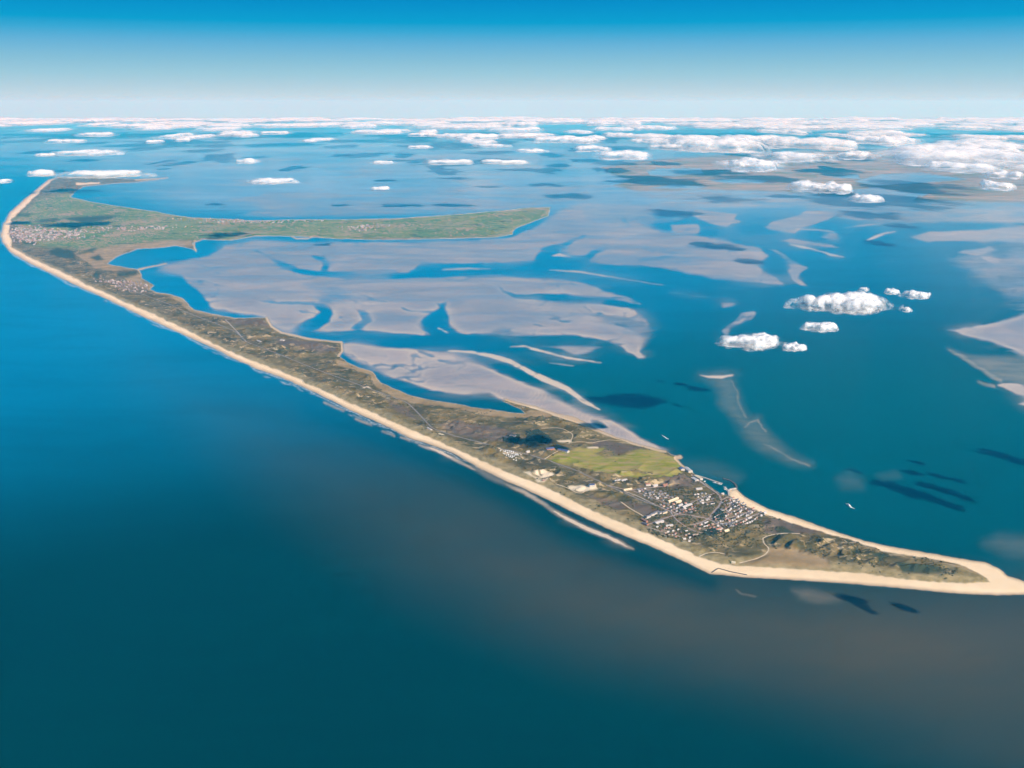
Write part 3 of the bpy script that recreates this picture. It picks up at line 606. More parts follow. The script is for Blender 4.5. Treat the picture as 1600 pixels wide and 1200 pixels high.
        c_veg = b.mix(b.math('MULTIPLY', b.attr('town'), b.rng(b.noise(30, 4), 0.35, 0.65, 0.1, 0.9)), c_veg, b.mix(h2, (0.12, 0.092, 0.048), (0.30, 0.215, 0.15)))
        c_veg = b.mix(b.attr('sandy'), c_veg, (0.60, 0.50, 0.35))
        bs = b.noise(300, 5, 0.6, (1, 1, 1)); beach = b.mix(b.rng(bs, 0.3, 0.7), (0.68, 0.515, 0.315), (0.78, 0.61, 0.40))
        beach = b.mix(b.rng(b.noise(40, 4), 0.4, 0.8, 0, 0.25), beach, (0.58, 0.43, 0.26))
        beach = b.mix(b.attr('wetedge'), beach, (0.36, 0.26, 0.165))
        c_land = b.mix(b.attr('veg'), beach, c_veg)
        c = b.mix(b.attr('land'), c, c_land)
    else:
        c = b.mix(b.attr('land'), c, b.mix(b.attr('wetedge'), (0.70, 0.54, 0.34), (0.36, 0.26, 0.165)))
    if kind == 'main':
        md = b.noise(1500, 6, 0.7, (1, 3.0, 1)); mdc = b.mix(b.rng(md, 0.3, 0.7), (0.13, 0.125, 0.09), (0.36, 0.28, 0.22))
        mdc = b.mix(b.rng(sepc.outputs[2], 0.75, 0.95, 0, 0.5), mdc, (0.10, 0.14, 0.07))
        c = b.mix(b.attr('mainland'), c, mdc)
    else:
        c = b.mix(b.attr('mainland'), c, (0.24, 0.20, 0.155))
    if kind == 'wet':
        foamn = b.noise(22, 4, 0.7, (1, 1, 1)); c = b.mix(b.math('MULTIPLY', b.attr('foam'), b.rng(foamn, 0.35, 0.6)), c, (0.75, 0.72, 0.66))
    l.new(c, bsdf.inputs['Base Color'])
    solid = b.math('MAXIMUM', b.attr('land'), b.attr('mainland'))
    rough = b.mix(solid, b.mix(sand_f, (0.32,) * 3, (0.30,) * 3), (0.95,) * 3)
    l.new(rough, bsdf.inputs['Roughness'])
    spec = b.mix(solid, b.mix(sand_f, (0.05,) * 3, (0.34,) * 3), (0.05,) * 3)
    l.new(spec, bsdf.inputs['Specular IOR Level'])
    if kind == 'dry':
        bp = n.new('ShaderNodeBump'); bp.inputs['Distance'].default_value = 3.0; bp.inputs['Strength'].default_value = 0.75
        hgt = b.math('MULTIPLY', b.math('ADD', b.math('MULTIPLY', b.noise(60, 5, 0.65, (1, 1.6, 1), 0.55), 2.2), h2), b.math('MULTIPLY', b.attr('veg'), b.attr('dune')))
        l.new(hgt, bp.inputs['Height']); l.new(bp.outputs[0], bsdf.inputs['Normal'])
    return m
GROUND = {k: ground_material(k) for k in ('wet', 'dry', 'main')}

def flat_mat(name, c0, c1, size=8.0, rough=0.85, spec=0.2):
    m, n, l, bsdf = new_mat(name); b = NB(m)
    l.new(b.mix(b.rng(b.noise(size, 4, 0.6), 0.3, 0.7), c0, c1), bsdf.inputs['Base Color'])
    bsdf.inputs['Roughness'].default_value = rough; bsdf.inputs['Specular IOR Level'].default_value = spec
    return m
M = {
    'asphalt': flat_mat('asphalt', (0.15, 0.135, 0.125), (0.21, 0.19, 0.17), 40), 'pave': flat_mat('paving', (0.24, 0.19, 0.175), (0.33, 0.27, 0.24), 25),
    'track': flat_mat('old_concrete', (0.26, 0.23, 0.20), (0.34, 0.30, 0.26), 40), 'sandpath': flat_mat('sand_path', (0.40, 0.32, 0.21), (0.52, 0.43, 0.30), 30),
    'wall_white': flat_mat('white_render', (0.34, 0.31, 0.275), (0.48, 0.44, 0.39), 6), 'wall_brick': flat_mat('red_brick', (0.24, 0.12, 0.085), (0.33, 0.17, 0.12), 4), 'wall_cream': flat_mat('cream_render', (0.44, 0.36, 0.24), (0.54, 0.45, 0.31), 6),
    'roof_pale': flat_mat('pale_roof', (0.31, 0.295, 0.285), (0.47, 0.445, 0.43), 5), 'roof_dark': flat_mat('slate_roof', (0.085, 0.085, 0.10), (0.14, 0.14, 0.16), 5), 'roof_red': flat_mat('red_tiles', (0.24, 0.115, 0.08), (0.33, 0.17, 0.12), 5),
    'roof_thatch': flat_mat('thatch', (0.21, 0.165, 0.13), (0.30, 0.24, 0.19), 3), 'roof_cream': flat_mat('cream_flat_roof', (0.50, 0.42, 0.28), (0.60, 0.51, 0.36), 8), 'roof_blue': flat_mat('blue_sheet_roof', (0.055, 0.085, 0.19), (0.09, 0.12, 0.25), 8),
    'wall_far': flat_mat('weathered_walls', (0.20, 0.145, 0.125), (0.36, 0.27, 0.225), 200), 'stone': flat_mat('dark_stone', (0.07, 0.068, 0.065), (0.14, 0.13, 0.12), 3), 'concrete': flat_mat('quay_concrete', (0.34, 0.31, 0.27), (0.45, 0.41, 0.36), 10), 'hull_white': flat_mat('white_hull', (0.72, 0.72, 0.71), (0.80, 0.80, 0.79), 5, 0.4, 0.5),
    'hull_dark': flat_mat('dark_hull', (0.02, 0.035, 0.08), (0.04, 0.055, 0.11), 5, 0.4, 0.5), 'glass': flat_mat('dark_glass', (0.02, 0.025, 0.03), (0.03, 0.035, 0.04), 5, 0.15, 0.5), 'deck': flat_mat('boat_deck', (0.35, 0.30, 0.24), (0.45, 0.39, 0.32), 4),
    'foam': flat_mat('wake_foam', (0.45, 0.52, 0.54), (0.72, 0.74, 0.74), 9), 'leaf': flat_mat('shrub_leaves', (0.035, 0.038, 0.012), (0.085, 0.078, 0.028), 14), 'leaf_pine': flat_mat('pine_needles', (0.012, 0.022, 0.014), (0.030, 0.042, 0.022), 14),
}

# ------------------------------------------------------------------ attributes
surf_f = fld()
for t in np.linspace(0, 1, 84):                     # broken lines of surf on the offshore bars of the west coast
    k = t * (len(WEST) - 1) * 0.62 + 4
    i = int(k); f_ = k - i
    if i + 1 >= len(WEST): continue
    x = WEST[i][0] + (WEST[i + 1][0] - WEST[i][0]) * f_; y = WEST[i][1] + (WEST[i + 1][1] - WEST[i][1]) * f_
    if x > 660: continue
    dx, dy = WEST[i + 1][0] - WEST[i][0], WEST[i + 1][1] - WEST[i][1]; L = math.hypot(dx, dy); dx, dy = dx / L, dy / L
    s = np.interp(y, [370, 480, 650], [0.35, 0.7, 1.0]); off = random.choice([1.5, 2.5, 3.5, 5, 7]) * s; ln = random.uniform(3, 11) * s
    x -= dy * off; y += dx * off
    S(surf_f, random.uniform(0.25, 0.6), [(x - dx * ln, y - dy * ln), (x, y), (x + dx * ln, y + dy * ln)], [0.5, 2.6 * s, 0.5], 3, 'max')
S(surf_f, 0.55, [(p[0] - 0.5, p[1] + 1.2) for p in WEST[3:32]], 1.6, 2.0, 'max')
surf_f *= (1 - land)
beachm = land * (1 - veg)
wetedge = sstep(5.5, 0.5, isl_sd) * (1 - veg) * 0.75
ripple = fld()
P(ripple, 0.75, [(770, 600), (810, 600), (850, 612), (887, 634), (912, 647), (950, 656), (975, 668), (1000, 684), (1030, 700), (1000, 697), (960, 684), (930, 672), (895, 656), (860, 646), (830, 636), (800, 628), (770, 616)], 14)
P(ripple, 0.35, [(1500, 515), (1600, 500), (1700, 500), (1700, 590), (1600, 555), (1540, 530)], 20)
dune_a = np.clip(dunes * veg * (0.45 + 0.9 * patch) * (1 - marram * 0.5) * (1 - forest) * (1 - purple * 0.8), 0, 1)
north = sstep(440, 400, V)
wetsheen = sstep(640, 430, V) * (1 - 0.8 * rim)  # bluish sky sheen of the wet mud, painted into its colour
rimn = fld()                                        # paler, better drained margins of the flats
gy, gx = np.gradient(sand)
rimn = np.clip(rim + 0.55 * sstep(0.5, 0.9, sand) * sstep(0.97, 0.6, apron) * sstep(400, 500, V) + 0.28 * sstep(0.55, 0.95, sand) * sstep(0.03, 0.12, np.hypot(gx, gy)) * sstep(360, 460, V), 0, 1)
ATTR = dict(sand=sand * (1 - land), rim=rimn, silt=silt, shoal=shoal, teal=teal, azure=azure, far_haze=far_haze, land=land, veg=veg, grass=grass, marsh=marsh, forest=forest, purple=purple, town=town, sandy=sandy, marram=marram, dune=dune_a,
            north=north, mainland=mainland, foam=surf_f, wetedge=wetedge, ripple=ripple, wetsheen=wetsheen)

# ------------------------------------------------------------------ split the ground into its named pieces
idx = np.arange(NV * NU).reshape(NV, NU)
Q = np.stack([idx[:-1, :-1], idx[1:, :-1], idx[1:, 1:], idx[:-1, 1:]], -1).reshape(-1, 4)
def fmean(f): return (f[:-1, :-1] + f[1:, :-1] + f[1:, 1:] + f[:-1, 1:]).ravel() / 4
fl, fv, fmn, fsd = fmean(land), fmean(veg), fmean(mainland), fmean(ATTR['sand'])
fid = flat_id[:-1, :-1].ravel()
cls = np.zeros(len(Q), np.int32)                     # 0 sea
cls[(fsd > 0.42) & (fid >= 0)] = 100 + fid[(fsd > 0.42) & (fid >= 0)]
cls[fmn > 0.5] = 3
cls[fl > 0.5] = 2
cls[(fl > 0.5) & (fv > 0.5)] = 1
XYZ = np.stack([X.ravel(), Y.ravel(), Z.ravel()], -1)
def piece(name, label, mask, kind='structure', extra=None, look='wet'):
    q = Q[mask]
    if len(q) == 0: return None
    used, inv = np.unique(q, return_inverse=True)
    vts, fcs = XYZ[used], inv.reshape(-1, 4)
    nx = 0
    if extra is not None:
        fcs = np.concatenate([fcs, extra[1] + len(vts)]); vts = np.concatenate([vts, extra[0]]); nx = len(extra[0])
    o = mesh_np(name, vts, fcs, GROUND[look], smooth=True)
    for k, f in ATTR.items():
        d = f.ravel()[used].astype(np.float32)
        if nx: d = np.concatenate([d, np.full(nx, 0.8 if k == 'azure' else 0.0, np.float32)])
        if d.max() < 1e-4: continue
        a = o.data.attributes.new(k, 'FLOAT', 'POINT'); a.data.foreach_set('value', d)
    return tag(o, label, kind=kind)
# open sea all round the gridded part, out to the horizon
R_SEA = 122000.0
ang = np.linspace(0, 2 * np.pi, 145)[:-1]; rad = [1.0, 6000, 20000, 60000, R_SEA]
sv = np.concatenate([np.stack([r * np.cos(ang), r * np.sin(ang), np.full(144, -2.5)], -1) for r in rad])
sf = np.concatenate([np.stack([k * 144 + np.arange(144), (k + 1) * 144 + np.arange(144), (k + 1) * 144 + (np.arange(144) + 1) % 144, k * 144 + (np.arange(144) + 1) % 144], -1) for k in range(4)])
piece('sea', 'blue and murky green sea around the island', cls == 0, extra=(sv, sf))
piece('island', 'long dune island with heath, meadows and a village', cls == 1, look='dry')
piece('beach', 'pale sandy beach edging the island', cls == 2, look='dry')
piece('mainland', 'hazy flat mainland with fields and blue patches beneath the clouds', cls == 3, look='main')
done = {}
for k, (nm, lb) in enumerate(FLATS): done.setdefault((nm, lb), []).append(k)
for (nm, lb), ks in done.items():
    piece(nm, lb, np.isin(cls, [100 + k for k in ks]))

# ------------------------------------------------------------------ roads and paths
def ribbon(name, label, pts, w, mat, lift=0.7, thick=0.0, kind='structure', cat=None, zfix=None, step=3.0):
    p = smooth_line(pts, step)
    x, y = at(p[:, 0], p[:, 1])
    z = np.array([zat(a, b) for a, b in p]) + lift if zfix is None else np.full(len(p), zfix)
    tx, ty = np.gradient(x), np.gradient(y); L = np.hypot(tx, ty) + 1e-9
    nx, ny = -ty / L * w / 2, tx / L * w / 2
    n = len(p)
    bot = z - 4.0 - thick
    v = np.concatenate([np.stack([x + nx, y + ny, z], -1), np.stack([x - nx, y - ny, z], -1), np.stack([x + nx * 1.15, y + ny * 1.15, bot], -1), np.stack([x - nx * 1.15, y - ny * 1.15, bot], -1)])
    i = np.arange(n - 1)
    f = np.concatenate([np.stack([i, i + n, i + n + 1, i + 1], -1), np.stack([i + 2 * n, i, i + 1, i + 2 * n + 1], -1), np.stack([i + n, i + 3 * n, i + 3 * n + 1, i + n + 1], -1), np.array([[0, 2 * n, 3 * n, n], [n - 1, 2 * n - 1, 4 * n - 1, 3 * n - 1]])])
    o = mesh_np(name, v, f, mat)
    return tag(o, label, cat, kind=kind)
for nm, lb, pts, w, mt in ROADS: ribbon(nm, lb, pts, w, M[mt])

# ------------------------------------------------------------------ harbour and sea walls
ribbon('pier', 'straight concrete harbour pier reaching out from the sheds', [(1089, 743.5), (1104, 748), (1118, 753), (1128, 756)], 9, M['concrete'], kind=None, cat='pier', zfix=4.0)
ribbon('breakwater', 'curved dark stone breakwater closing the harbour', [(1151, 764), (1151, 760), (1147, 755), (1140, 751), (1130, 748)], 9, M['stone'], kind=None, cat='breakwater', zfix=4.2, step=1.5)
ribbon('quay', 'stone quay between harbour basin and east beach', [(1139.5, 775), (1138, 770), (1139, 765.5), (1150, 763.5)], 9, M['concrete'], kind=None, cat='quay', zfix=4.6, step=1.5)
ribbon('jetty', 'short floating jetty inside the harbour basin', [(1137, 768), (1133, 763), (1131, 760.5)], 5, M['deck'], kind=None, cat='jetty', zfix=1.6, step=1.5)
ribbon('groyne', 'thin dark angled groyne on the south-west beach corner', [(1112, 895), (1122, 889), (1140, 894), (1167, 899)], 5, M['stone'], kind=None, cat='groyne', lift=1.8, step=1.5)

# ------------------------------------------------------------------ houses
def house_mesh(name, L, W, hw, hr, wall, roof, flat_roof=False):
    l, w = L / 2, W / 2
    if flat_roof:
        e = 0.4
        v = [(-l, -w, -3), (l, -w, -3), (l, w, -3), (-l, w, -3), (-l, -w, hw), (l, -w, hw), (l, w, hw), (-l, w, hw), (-l - e, -w - e, hw), (l + e, -w - e, hw), (l + e, w + e, hw), (-l - e, w + e, hw), (-l - e, -w - e, hw + .9), (l + e, -w - e, hw + .9), (l + e, w + e, hw + .9), (-l - e, w + e, hw + .9)]
        f = [(0, 1, 5, 4), (1, 2, 6, 5), (2, 3, 7, 6), (3, 0, 4, 7), (8, 9, 13, 12), (9, 10, 14, 13), (10, 11, 15, 14), (11, 8, 12, 15), (12, 13, 14, 15), (8, 11, 10, 9)]
        fm = [0] * 4 + [1] * 6
    else:
        e = 0.5
        v = [(-l, -w, -3), (l, -w, -3), (l, w, -3), (-l, w, -3), (-l, -w, hw), (l, -w, hw), (l, w, hw), (-l, w, hw), (-l, 0, hw + hr - .4), (l, 0, hw + hr - .4),
             (-l - e, -w - e, hw - .3), (l + e, -w - e, hw - .3), (l + e, 0, hw + hr), (-l - e, 0, hw + hr), (l + e, w + e, hw - .3), (-l - e, w + e, hw - .3)]
        f = [(0, 1, 5, 4), (2, 3, 7, 6), (1, 2, 6, 5), (3, 0, 4, 7), (5, 6, 9, 9), (7, 4, 8, 8), (10, 11, 12, 13), (13, 12, 14, 15)]
        fm = [0] * 6 + [1] * 2
    me = bpy.data.meshes.new(name)
    me.from_pydata(v, [], [tuple(dict.fromkeys(q)) for q in f])
    me.materials.append(wall); me.materials.append(roof)
    for p_, k in zip(me.polygons, fm): p_.material_index = k
    # chimney-like dormer block keeps the ridge from reading as a plain prism
    return me
HM = {
    'white_pale': house_mesh('house', 13, 9, 4.2, 4.2, M['wall_white'], M['roof_pale']), 'white_dark': house_mesh('house', 13, 9, 4.4, 4.6, M['wall_white'], M['roof_dark']), 'white_red': house_mesh('house', 14, 9, 4.2, 4.4, M['wall_white'], M['roof_red']),
    'brick_thatch': house_mesh('house', 14, 9, 3.2, 5.2, M['wall_brick'], M['roof_thatch']), 'brick_dark': house_mesh('house', 12, 9, 4.2, 4.2, M['wall_brick'], M['roof_dark']), 'caravan': None,
}
def place(name, me, u, v, rz, label, cat, group=None, z=None, sc=1.0):
    o = bpy.data.objects.new(name, me); col.objects.link(o)
    x, y = at(u, v)
    o.location = (float(x), float(y), float(zat(u, v) if z is None else z)); o.rotation_euler = (0, 0, rz); o.scale = (sc, sc, sc)
    return tag(o, label, cat, group)
def in_poly(p, u, v):
    c = False
    for (x0, y0), (x1, y1) in zip(p, p[1:] + p[:1]):
        if (y0 > v) != (y1 > v) and u < (x1 - x0) * (v - y0) / (y1 - y0) + x0: c = not c
    return c
NAMES = {'white_pale': 'white house with pale gabled roof', 'white_dark': 'white house with dark gabled roof', 'white_red': 'white house with red tiled roof', 'brick_thatch': 'low brick house with brown thatched roof', 'brick_dark': 'brick house with dark gabled roof'}
CLUSTERS = [  # place phrase, group, polygon, how many, spacing m, row bearing, kinds
    ('in the packed rows beside the east beach', 'houses in rows beside the east beach', [(1127, 782), (1145, 777), (1168, 791), (1192, 804), (1186, 812), (1172, 820), (1150, 826), (1122, 828), (1112, 816), (1122, 802), (1130, 795)], 118, 19, 0.75, ('white_pale', 'white_pale', 'white_pale', 'white_dark', 'white_dark', 'brick_thatch', 'white_red')),
    ('behind the harbour hill', 'houses behind the harbour', [(1084, 776), (1100, 770), (1116, 780), (1118, 789), (1104, 791), (1088, 786)], 38, 20, 0.3, ('white_pale', 'white_pale', 'white_dark')),
    ('in the rows below the golf course', 'houses in rows below the golf course', [(988, 768), (1000, 765), (1030, 768), (1052, 778), (1046, 786), (1018, 784)], 48, 21, 0.2, ('white_dark', 'brick_dark', 'white_dark', 'white_pale')),
    ('in the village centre', 'houses in the village centre', [(1030, 790), (1050, 785), (1085, 790), (1088, 808), (1062, 806), (1036, 798)], 42, 20, 0.5, ('white_red', 'brick_dark', 'white_pale', 'white_dark')),
    ('among the dunes above the west beach', 'houses among the dunes', [(1016, 828), (1030, 824), (1068, 830), (1090, 840), (1076, 850), (1040, 842)], 34, 26, 0.4, ('brick_thatch', 'white_red', 'brick_thatch', 'white_pale')),
    ('at the southern edge of the village', 'houses at the southern village edge', [(1080, 816), (1110, 818), (1130, 828), (1128, 838), (1100, 836), (1082, 826)], 20, 23, 0.6, ('white_red', 'white_pale', 'brick_thatch')),
]
LONG = [  # (u0,v0,u1,v1), depth m, wall h, roof h, wall, roof, label
    ((1043.5, 787, 1059, 781), 16, 9, 4, 'wall_cream', 'roof_cream', 'longest cream-roofed block in the village centre'), ((1054.8, 788, 1063, 785), 18, 9, 4, 'wall_cream', 'roof_cream', 'short cream block in front of the longest one'),
    ((1059.5, 794, 1065.5, 791), 15, 8, 4, 'wall_white', 'roof_pale', 'pale hall in front of the cream blocks, farther from the harbour'), ((1066, 796, 1072, 793.5), 15, 8, 4, 'wall_white', 'roof_pale', 'pale hall nearest the camera among the centre blocks'),
    ((1072, 792, 1080.5, 790.5), 15, 8, 3, 'wall_white', 'roof_pale', 'white flat hall between the centre and the grassy hill'), ((1087, 766, 1096.5, 765), 16, 6, 3, 'wall_white', 'roof_pale', 'single long white building alone on the dark harbour hill'),
    ((1009, 811, 1016, 809), 14, 11, 4, 'wall_white', 'roof_dark', 'dark-roofed apartment block nearest the west beach path'), ((1016, 808, 1022.5, 806), 14, 11, 4, 'wall_white', 'roof_dark', 'dark-roofed apartment block second from the beach path'), ((1022.5, 806, 1029, 804), 14, 11, 4, 'wall_white', 'roof_dark', 'dark-roofed apartment block third from the beach path'),
    ((1029, 806.5, 1034, 804.5), 14, 11, 4, 'wall_white', 'roof_dark', 'dark-roofed apartment block fourth from the beach path'), ((1034, 806, 1041, 803), 14, 11, 4, 'wall_cream', 'roof_dark', 'dark-roofed apartment block beside the main street'),
    ((1003.5, 815, 1011, 818.5), 13, 8, 4, 'wall_brick', 'roof_red', 'red-roofed row above the beach houses, upper one'), ((1005, 820, 1012, 823), 13, 8, 4, 'wall_brick', 'roof_dark', 'dark-roofed row above the beach houses, lower one'),
    ((1023.5, 821, 1036, 817.5), 14, 8, 3, 'wall_white', 'roof_pale', 'long pale row along the street to the beach'), ((1040, 825, 1051, 823.5), 13, 6, 3, 'wall_white', 'roof_pale', 'long pale row at the edge of the dune houses'),
    ((960, 756.5, 969, 754.5), 16, 9, 4, 'wall_white', 'roof_pale', 'white barracks block at the northern village entrance'), ((970.5, 756, 979, 754.5), 16, 9, 4, 'wall_white', 'roof_pale', 'white barracks block second at the village entrance'), ((974, 768, 987, 766), 13, 7, 3, 'wall_cream', 'roof_cream', 'low cream block on the corner of the two streets'),
    ((1008.5, 761.5, 1016, 760.5), 14, 8, 4, 'wall_white', 'roof_red', 'reddish block on the northern street, nearer the entrance'), ((1020, 762, 1027, 760.5), 14, 8, 4, 'wall_white', 'roof_pale', 'pale block on the northern street beside the reddish one'), ((1035.5, 761.5, 1042.5, 760), 14, 8, 4, 'wall_brick', 'roof_red', 'last reddish block on the northern street towards the hill'),
    ((1081.5, 749, 1089, 753), 22, 9, 3, 'wall_white', 'roof_pale', 'white harbour shed on the landward side'), ((1086.5, 745.5, 1096, 750.5), 20, 9, 3, 'wall_white', 'roof_cream', 'cream-roofed harbour shed on the quay'), ((1071.5, 733, 1079, 739), 26, 11, 4, 'wall_white', 'roof_pale', 'big white hall at the shore beside the golf course'),
    ((1063, 733.5, 1067, 736.5), 24, 9, 3, 'wall_white', 'roof_blue', 'dark blue-roofed hall at the corner of the golf course'), ((1126.5, 773.5, 1130.5, 772.5), 12, 7, 3, 'wall_white', 'roof_pale', 'small white harbour office at the basin head'),
    ((853, 707, 865, 705), 26, 8, 4, 'wall_brick', 'roof_blue', 'blue-roofed hall above the golf course drive'), ((872.5, 704.5, 888, 708.5), 24, 8, 4, 'wall_white', 'roof_blue', 'longest blue-roofed hall at the golf course edge'), ((920.5, 764, 929, 763.5), 20, 8, 0.9, 'wall_white', 'roof_blue', 'dark flat-roofed beach building by the car park'),
    ((786.5, 688, 796, 688.5), 18, 8, 4, 'wall_white', 'roof_dark', 'dark-roofed hostel block at the pond, longer one'), ((797, 686, 806, 687.5), 18, 8, 4, 'wall_white', 'roof_dark', 'dark-roofed hostel block beside the cloud shadow'), ((822, 709, 827, 708), 14, 7, 4, 'wall_white', 'roof_pale', 'white gatehouse beside the road at the campsite'),
    ((1118, 831, 1126, 829), 14, 7, 4, 'wall_white', 'roof_red', 'red-roofed block at the end of the main street'), ((1131, 836, 1138, 834), 13, 7, 4, 'wall_cream', 'roof_cream', 'cream block beyond the end of the main street'), ((1192.5, 805, 1196.5, 803), 13, 9, 4, 'wall_white', 'roof_pale', 'single white house above the southern end of the east beach'),
    ((847, 754.5, 852, 754), 13, 5, 3, 'wall_brick', 'roof_thatch', 'brown beach hut below the sand pit'), ((402, 534, 408, 536), 18, 6, 3, 'wall_white', 'roof_pale', 'lone white building beside the long straight road'), ((438.5, 532.5, 444, 533), 26, 6, 3, 'wall_white', 'roof_pale', 'lone white house on the dark heath by the bay'),
    ((668, 671, 674, 674), 14, 5, 3, 'wall_white', 'roof_pale', 'pale hut where the road meets the beach, upper one'), ((686, 681, 694, 683), 14, 5, 3, 'wall_cream', 'roof_cream', 'pale hut where the road nears the beach, lower one'), ((1143, 881, 1149, 882), 14, 5, 3, 'wall_cream', 'roof_cream', 'lone beach pavilion behind the groyne'),
]
occupied = []
for (u0, v0, u1, v1), dp, hw, hr, wl_, rf, lb in LONG:
    xa, ya = at(u0, v0); xb, yb = at(u1, v1)
    L = math.hypot(xb - xa, yb - ya); rz = math.atan2(yb - ya, xb - xa)
    L = min(max(L, 14), 85)
    o = place('long_building', house_mesh('long_building', L, dp, hw, hr, M[wl_], M[rf], hr < 1), (u0 + u1) / 2, (v0 + v1) / 2, rz, lb, 'building')
    occupied.append((o.location.x, o.location.y, L * 0.5 + 6))
road_pts = []
for nm, lb, pts, w, mt in ROADS:
    p = np.array(resample(pts, 3)); x, y = at(p[:, 0], p[:, 1]); road_pts += list(zip(x, y))
road_pts = np.array(road_pts)
for phrase, group, poly, cnt, sp, bear, kinds in CLUSTERS:
    cx, cyy = at([p[0] for p in poly], [p[1] for p in poly])
    x0, x1, y0, y1 = cx.min(), cx.max(), cyy.min(), cyy.max(); mx, my = (x0 + x1) / 2, (y0 + y1) / 2
    R = math.hypot(x1 - x0, y1 - y0) / 2; c_, s_ = math.cos(bear), math.sin(bear)
    spots = []
    for a in np.arange(-R, R, sp):
        for b_ in np.arange(-R, R, sp * 1.35):
            aa, bb = a + random.uniform(-.22, .22) * sp, b_ + random.uniform(-.15, .15) * sp + 6 * math.sin(a / 60)
            spots.append((mx + aa * c_ - bb * s_, my + aa * s_ + bb * c_))
    random.shuffle(spots); k = 0
    for x, y in spots:
        if k >= cnt: break
        u, v = pix(x, y, 0.0)
        if not in_poly(poly, u, v): continue
        if any((x - ox) ** 2 + (y - oy) ** 2 < orr ** 2 for ox, oy, orr in occupied): continue
        if np.min((road_pts[:, 0] - x) ** 2 + (road_pts[:, 1] - y) ** 2) < 8.5 ** 2: continue
        kd = random.choice(kinds)
        place('house', HM[kd], u, v, bear + random.choice([0, 0, 0, math.pi / 2]) + random.uniform(-.12, .12), NAMES[kd] + ' ' + phrase, 'house', group, sc=random.uniform(0.78, 1.06))
        occupied.append((x, y, 9)); k += 1

# caravans on the campsite
def boxes_mesh(name, boxes, mats):
    v, f, fm = [], [], []
    for (x0, x1, y0, y1, z0, z1, tp, mi) in boxes:
        k = len(v); a = tp
        v += [(x0, y0, z0), (x1, y0, z0), (x1, y1, z0), (x0, y1, z0), (x0 + a, y0 + a, z1), (x1 - a, y0 + a, z1), (x1 - a, y1 - a, z1), (x0 + a, y1 - a, z1)]
        f += [(k, k + 1, k + 5, k + 4), (k + 1, k + 2, k + 6, k + 5), (k + 2, k + 3, k + 7, k + 6), (k + 3, k, k + 4, k + 7), (k + 4, k + 5, k + 6, k + 7), (k, k + 3, k + 2, k + 1)]
        fm += [mi] * 6
    me = bpy.data.meshes.new(name); me.from_pydata(v, [], f)
    for m in mats: me.materials.append(m)
    for p_, k in zip(me.polygons, fm): p_.material_index = k
    return me
CAR = boxes_mesh('caravan', [(-3.6, 3.6, -1.5, 1.5, 0.5, 3.2, 0.35, 0), (-2.8, 2.8, -1.54, 1.54, 1.6, 2.3, 0.0, 1), (-5, -3.5, -.2, .2, .6, .8, 0, 1), (-.6, .6, -1.3, 1.3, 0, .6, 0, 1), (-3.4, 3.4, 1.45, 4.2, 0, 2.7, 0.5, 0)], [M['hull_white'], M['glass']])
camp = [(780, 710), (793, 704), (816, 713), (812, 719), (806, 723), (796, 718)]
k = 0
for r in range(9):
    for c in range(12):
        u, v = 781 + c * 3.1 - r * 0.4 + random.uniform(-.5, .5), 704 + r * 2.1 + c * 0.55 + random.uniform(-.3, .3)
        if in_poly(camp, u, v) and k < 70:
            place('caravan', CAR, u, v, 1.1 + random.uniform(-.15, .15), 'white caravan parked in the rows of the roadside campsite', 'caravan', 'caravans on the campsite', sc=1.15); k += 1

# ------------------------------------------------------------------ boats
def boat(name, label, u, v, L, B, heading, cabin=True, mast=False, group=None):
    root = bpy.data.objects.new(name, None); col.objects.link(root)
    x, y = at(u, v); root.location = (float(x), float(y), 0.0); root.rotation_euler = (0, 0, heading)
    tag(root, label, 'boat', group)
    st = np.linspace(-0.5, 0.5, 9); hb = np.array([.40, .46, .5, .5, .48, .42, .32, .17, .01]) * B; sh = L * (0.07 + 0.03 * np.linspace(-.3, 1, 9) ** 2)
    v_ = []
    for s, b, h in zip(st, hb, sh): v_ += [(s * L, -b * .6, -1.2), (s * L * 1.03, -b, h), (s * L * 1.03, b, h), (s * L, b * .6, -1.2)]
    f = []
    for k in range(8):
        a = 4 * k; f += [(a, a + 4, a + 5, a + 1), (a + 1, a + 5, a + 6, a + 2), (a + 2, a + 6, a + 7, a + 3)]
    f += [(0, 1, 2, 3)]
    mesh_np('hull', np.array(v_), np.array(f), [M['hull_white'], M['deck']], [k % 3 == 1 for k in range(24)] + [0], parent=root)
    if cabin:
        d = L * .07
        me = boxes_mesh('cabin', [(-.32 * L, .2 * L, -.34 * B, .34 * B, d, d + L * .07, L * .01, 0), (-.2 * L, .14 * L, -.28 * B, .28 * B, d + L * .07, d + L * .13, L * .012, 0)], [M['hull_white']])
        o = bpy.data.objects.new('cabin', me); col.objects.link(o); o.parent = root
        me = boxes_mesh('window_band', [(-.30 * L, .19 * L, -.345 * B, .345 * B, d + L * .035, d + L * .055, 0, 0)], [M['glass']])
        o = bpy.data.objects.new('window_band', me); col.objects.link(o); o.parent = root
        me = boxes_mesh('funnel', [(-.16 * L, -.09 * L, -.07 * B, .07 * B, d + L * .13, d + L * .2, L * .006, 0)], [M['hull_dark']])
        o = bpy.data.objects.new('funnel', me); col.objects.link(o); o.parent = root
    if mast:
        me = boxes_mesh('mast', [(.02 * L, .05 * L, -.1, .1, .3, L * 1.15, 0, 0), (-.35 * L, .02 * L, -.08, .08, L * .2, L * .22, 0, 0)], [M['hull_white']])
        o = bpy.data.objects.new('mast', me); col.objects.link(o); o.parent = root
    return root
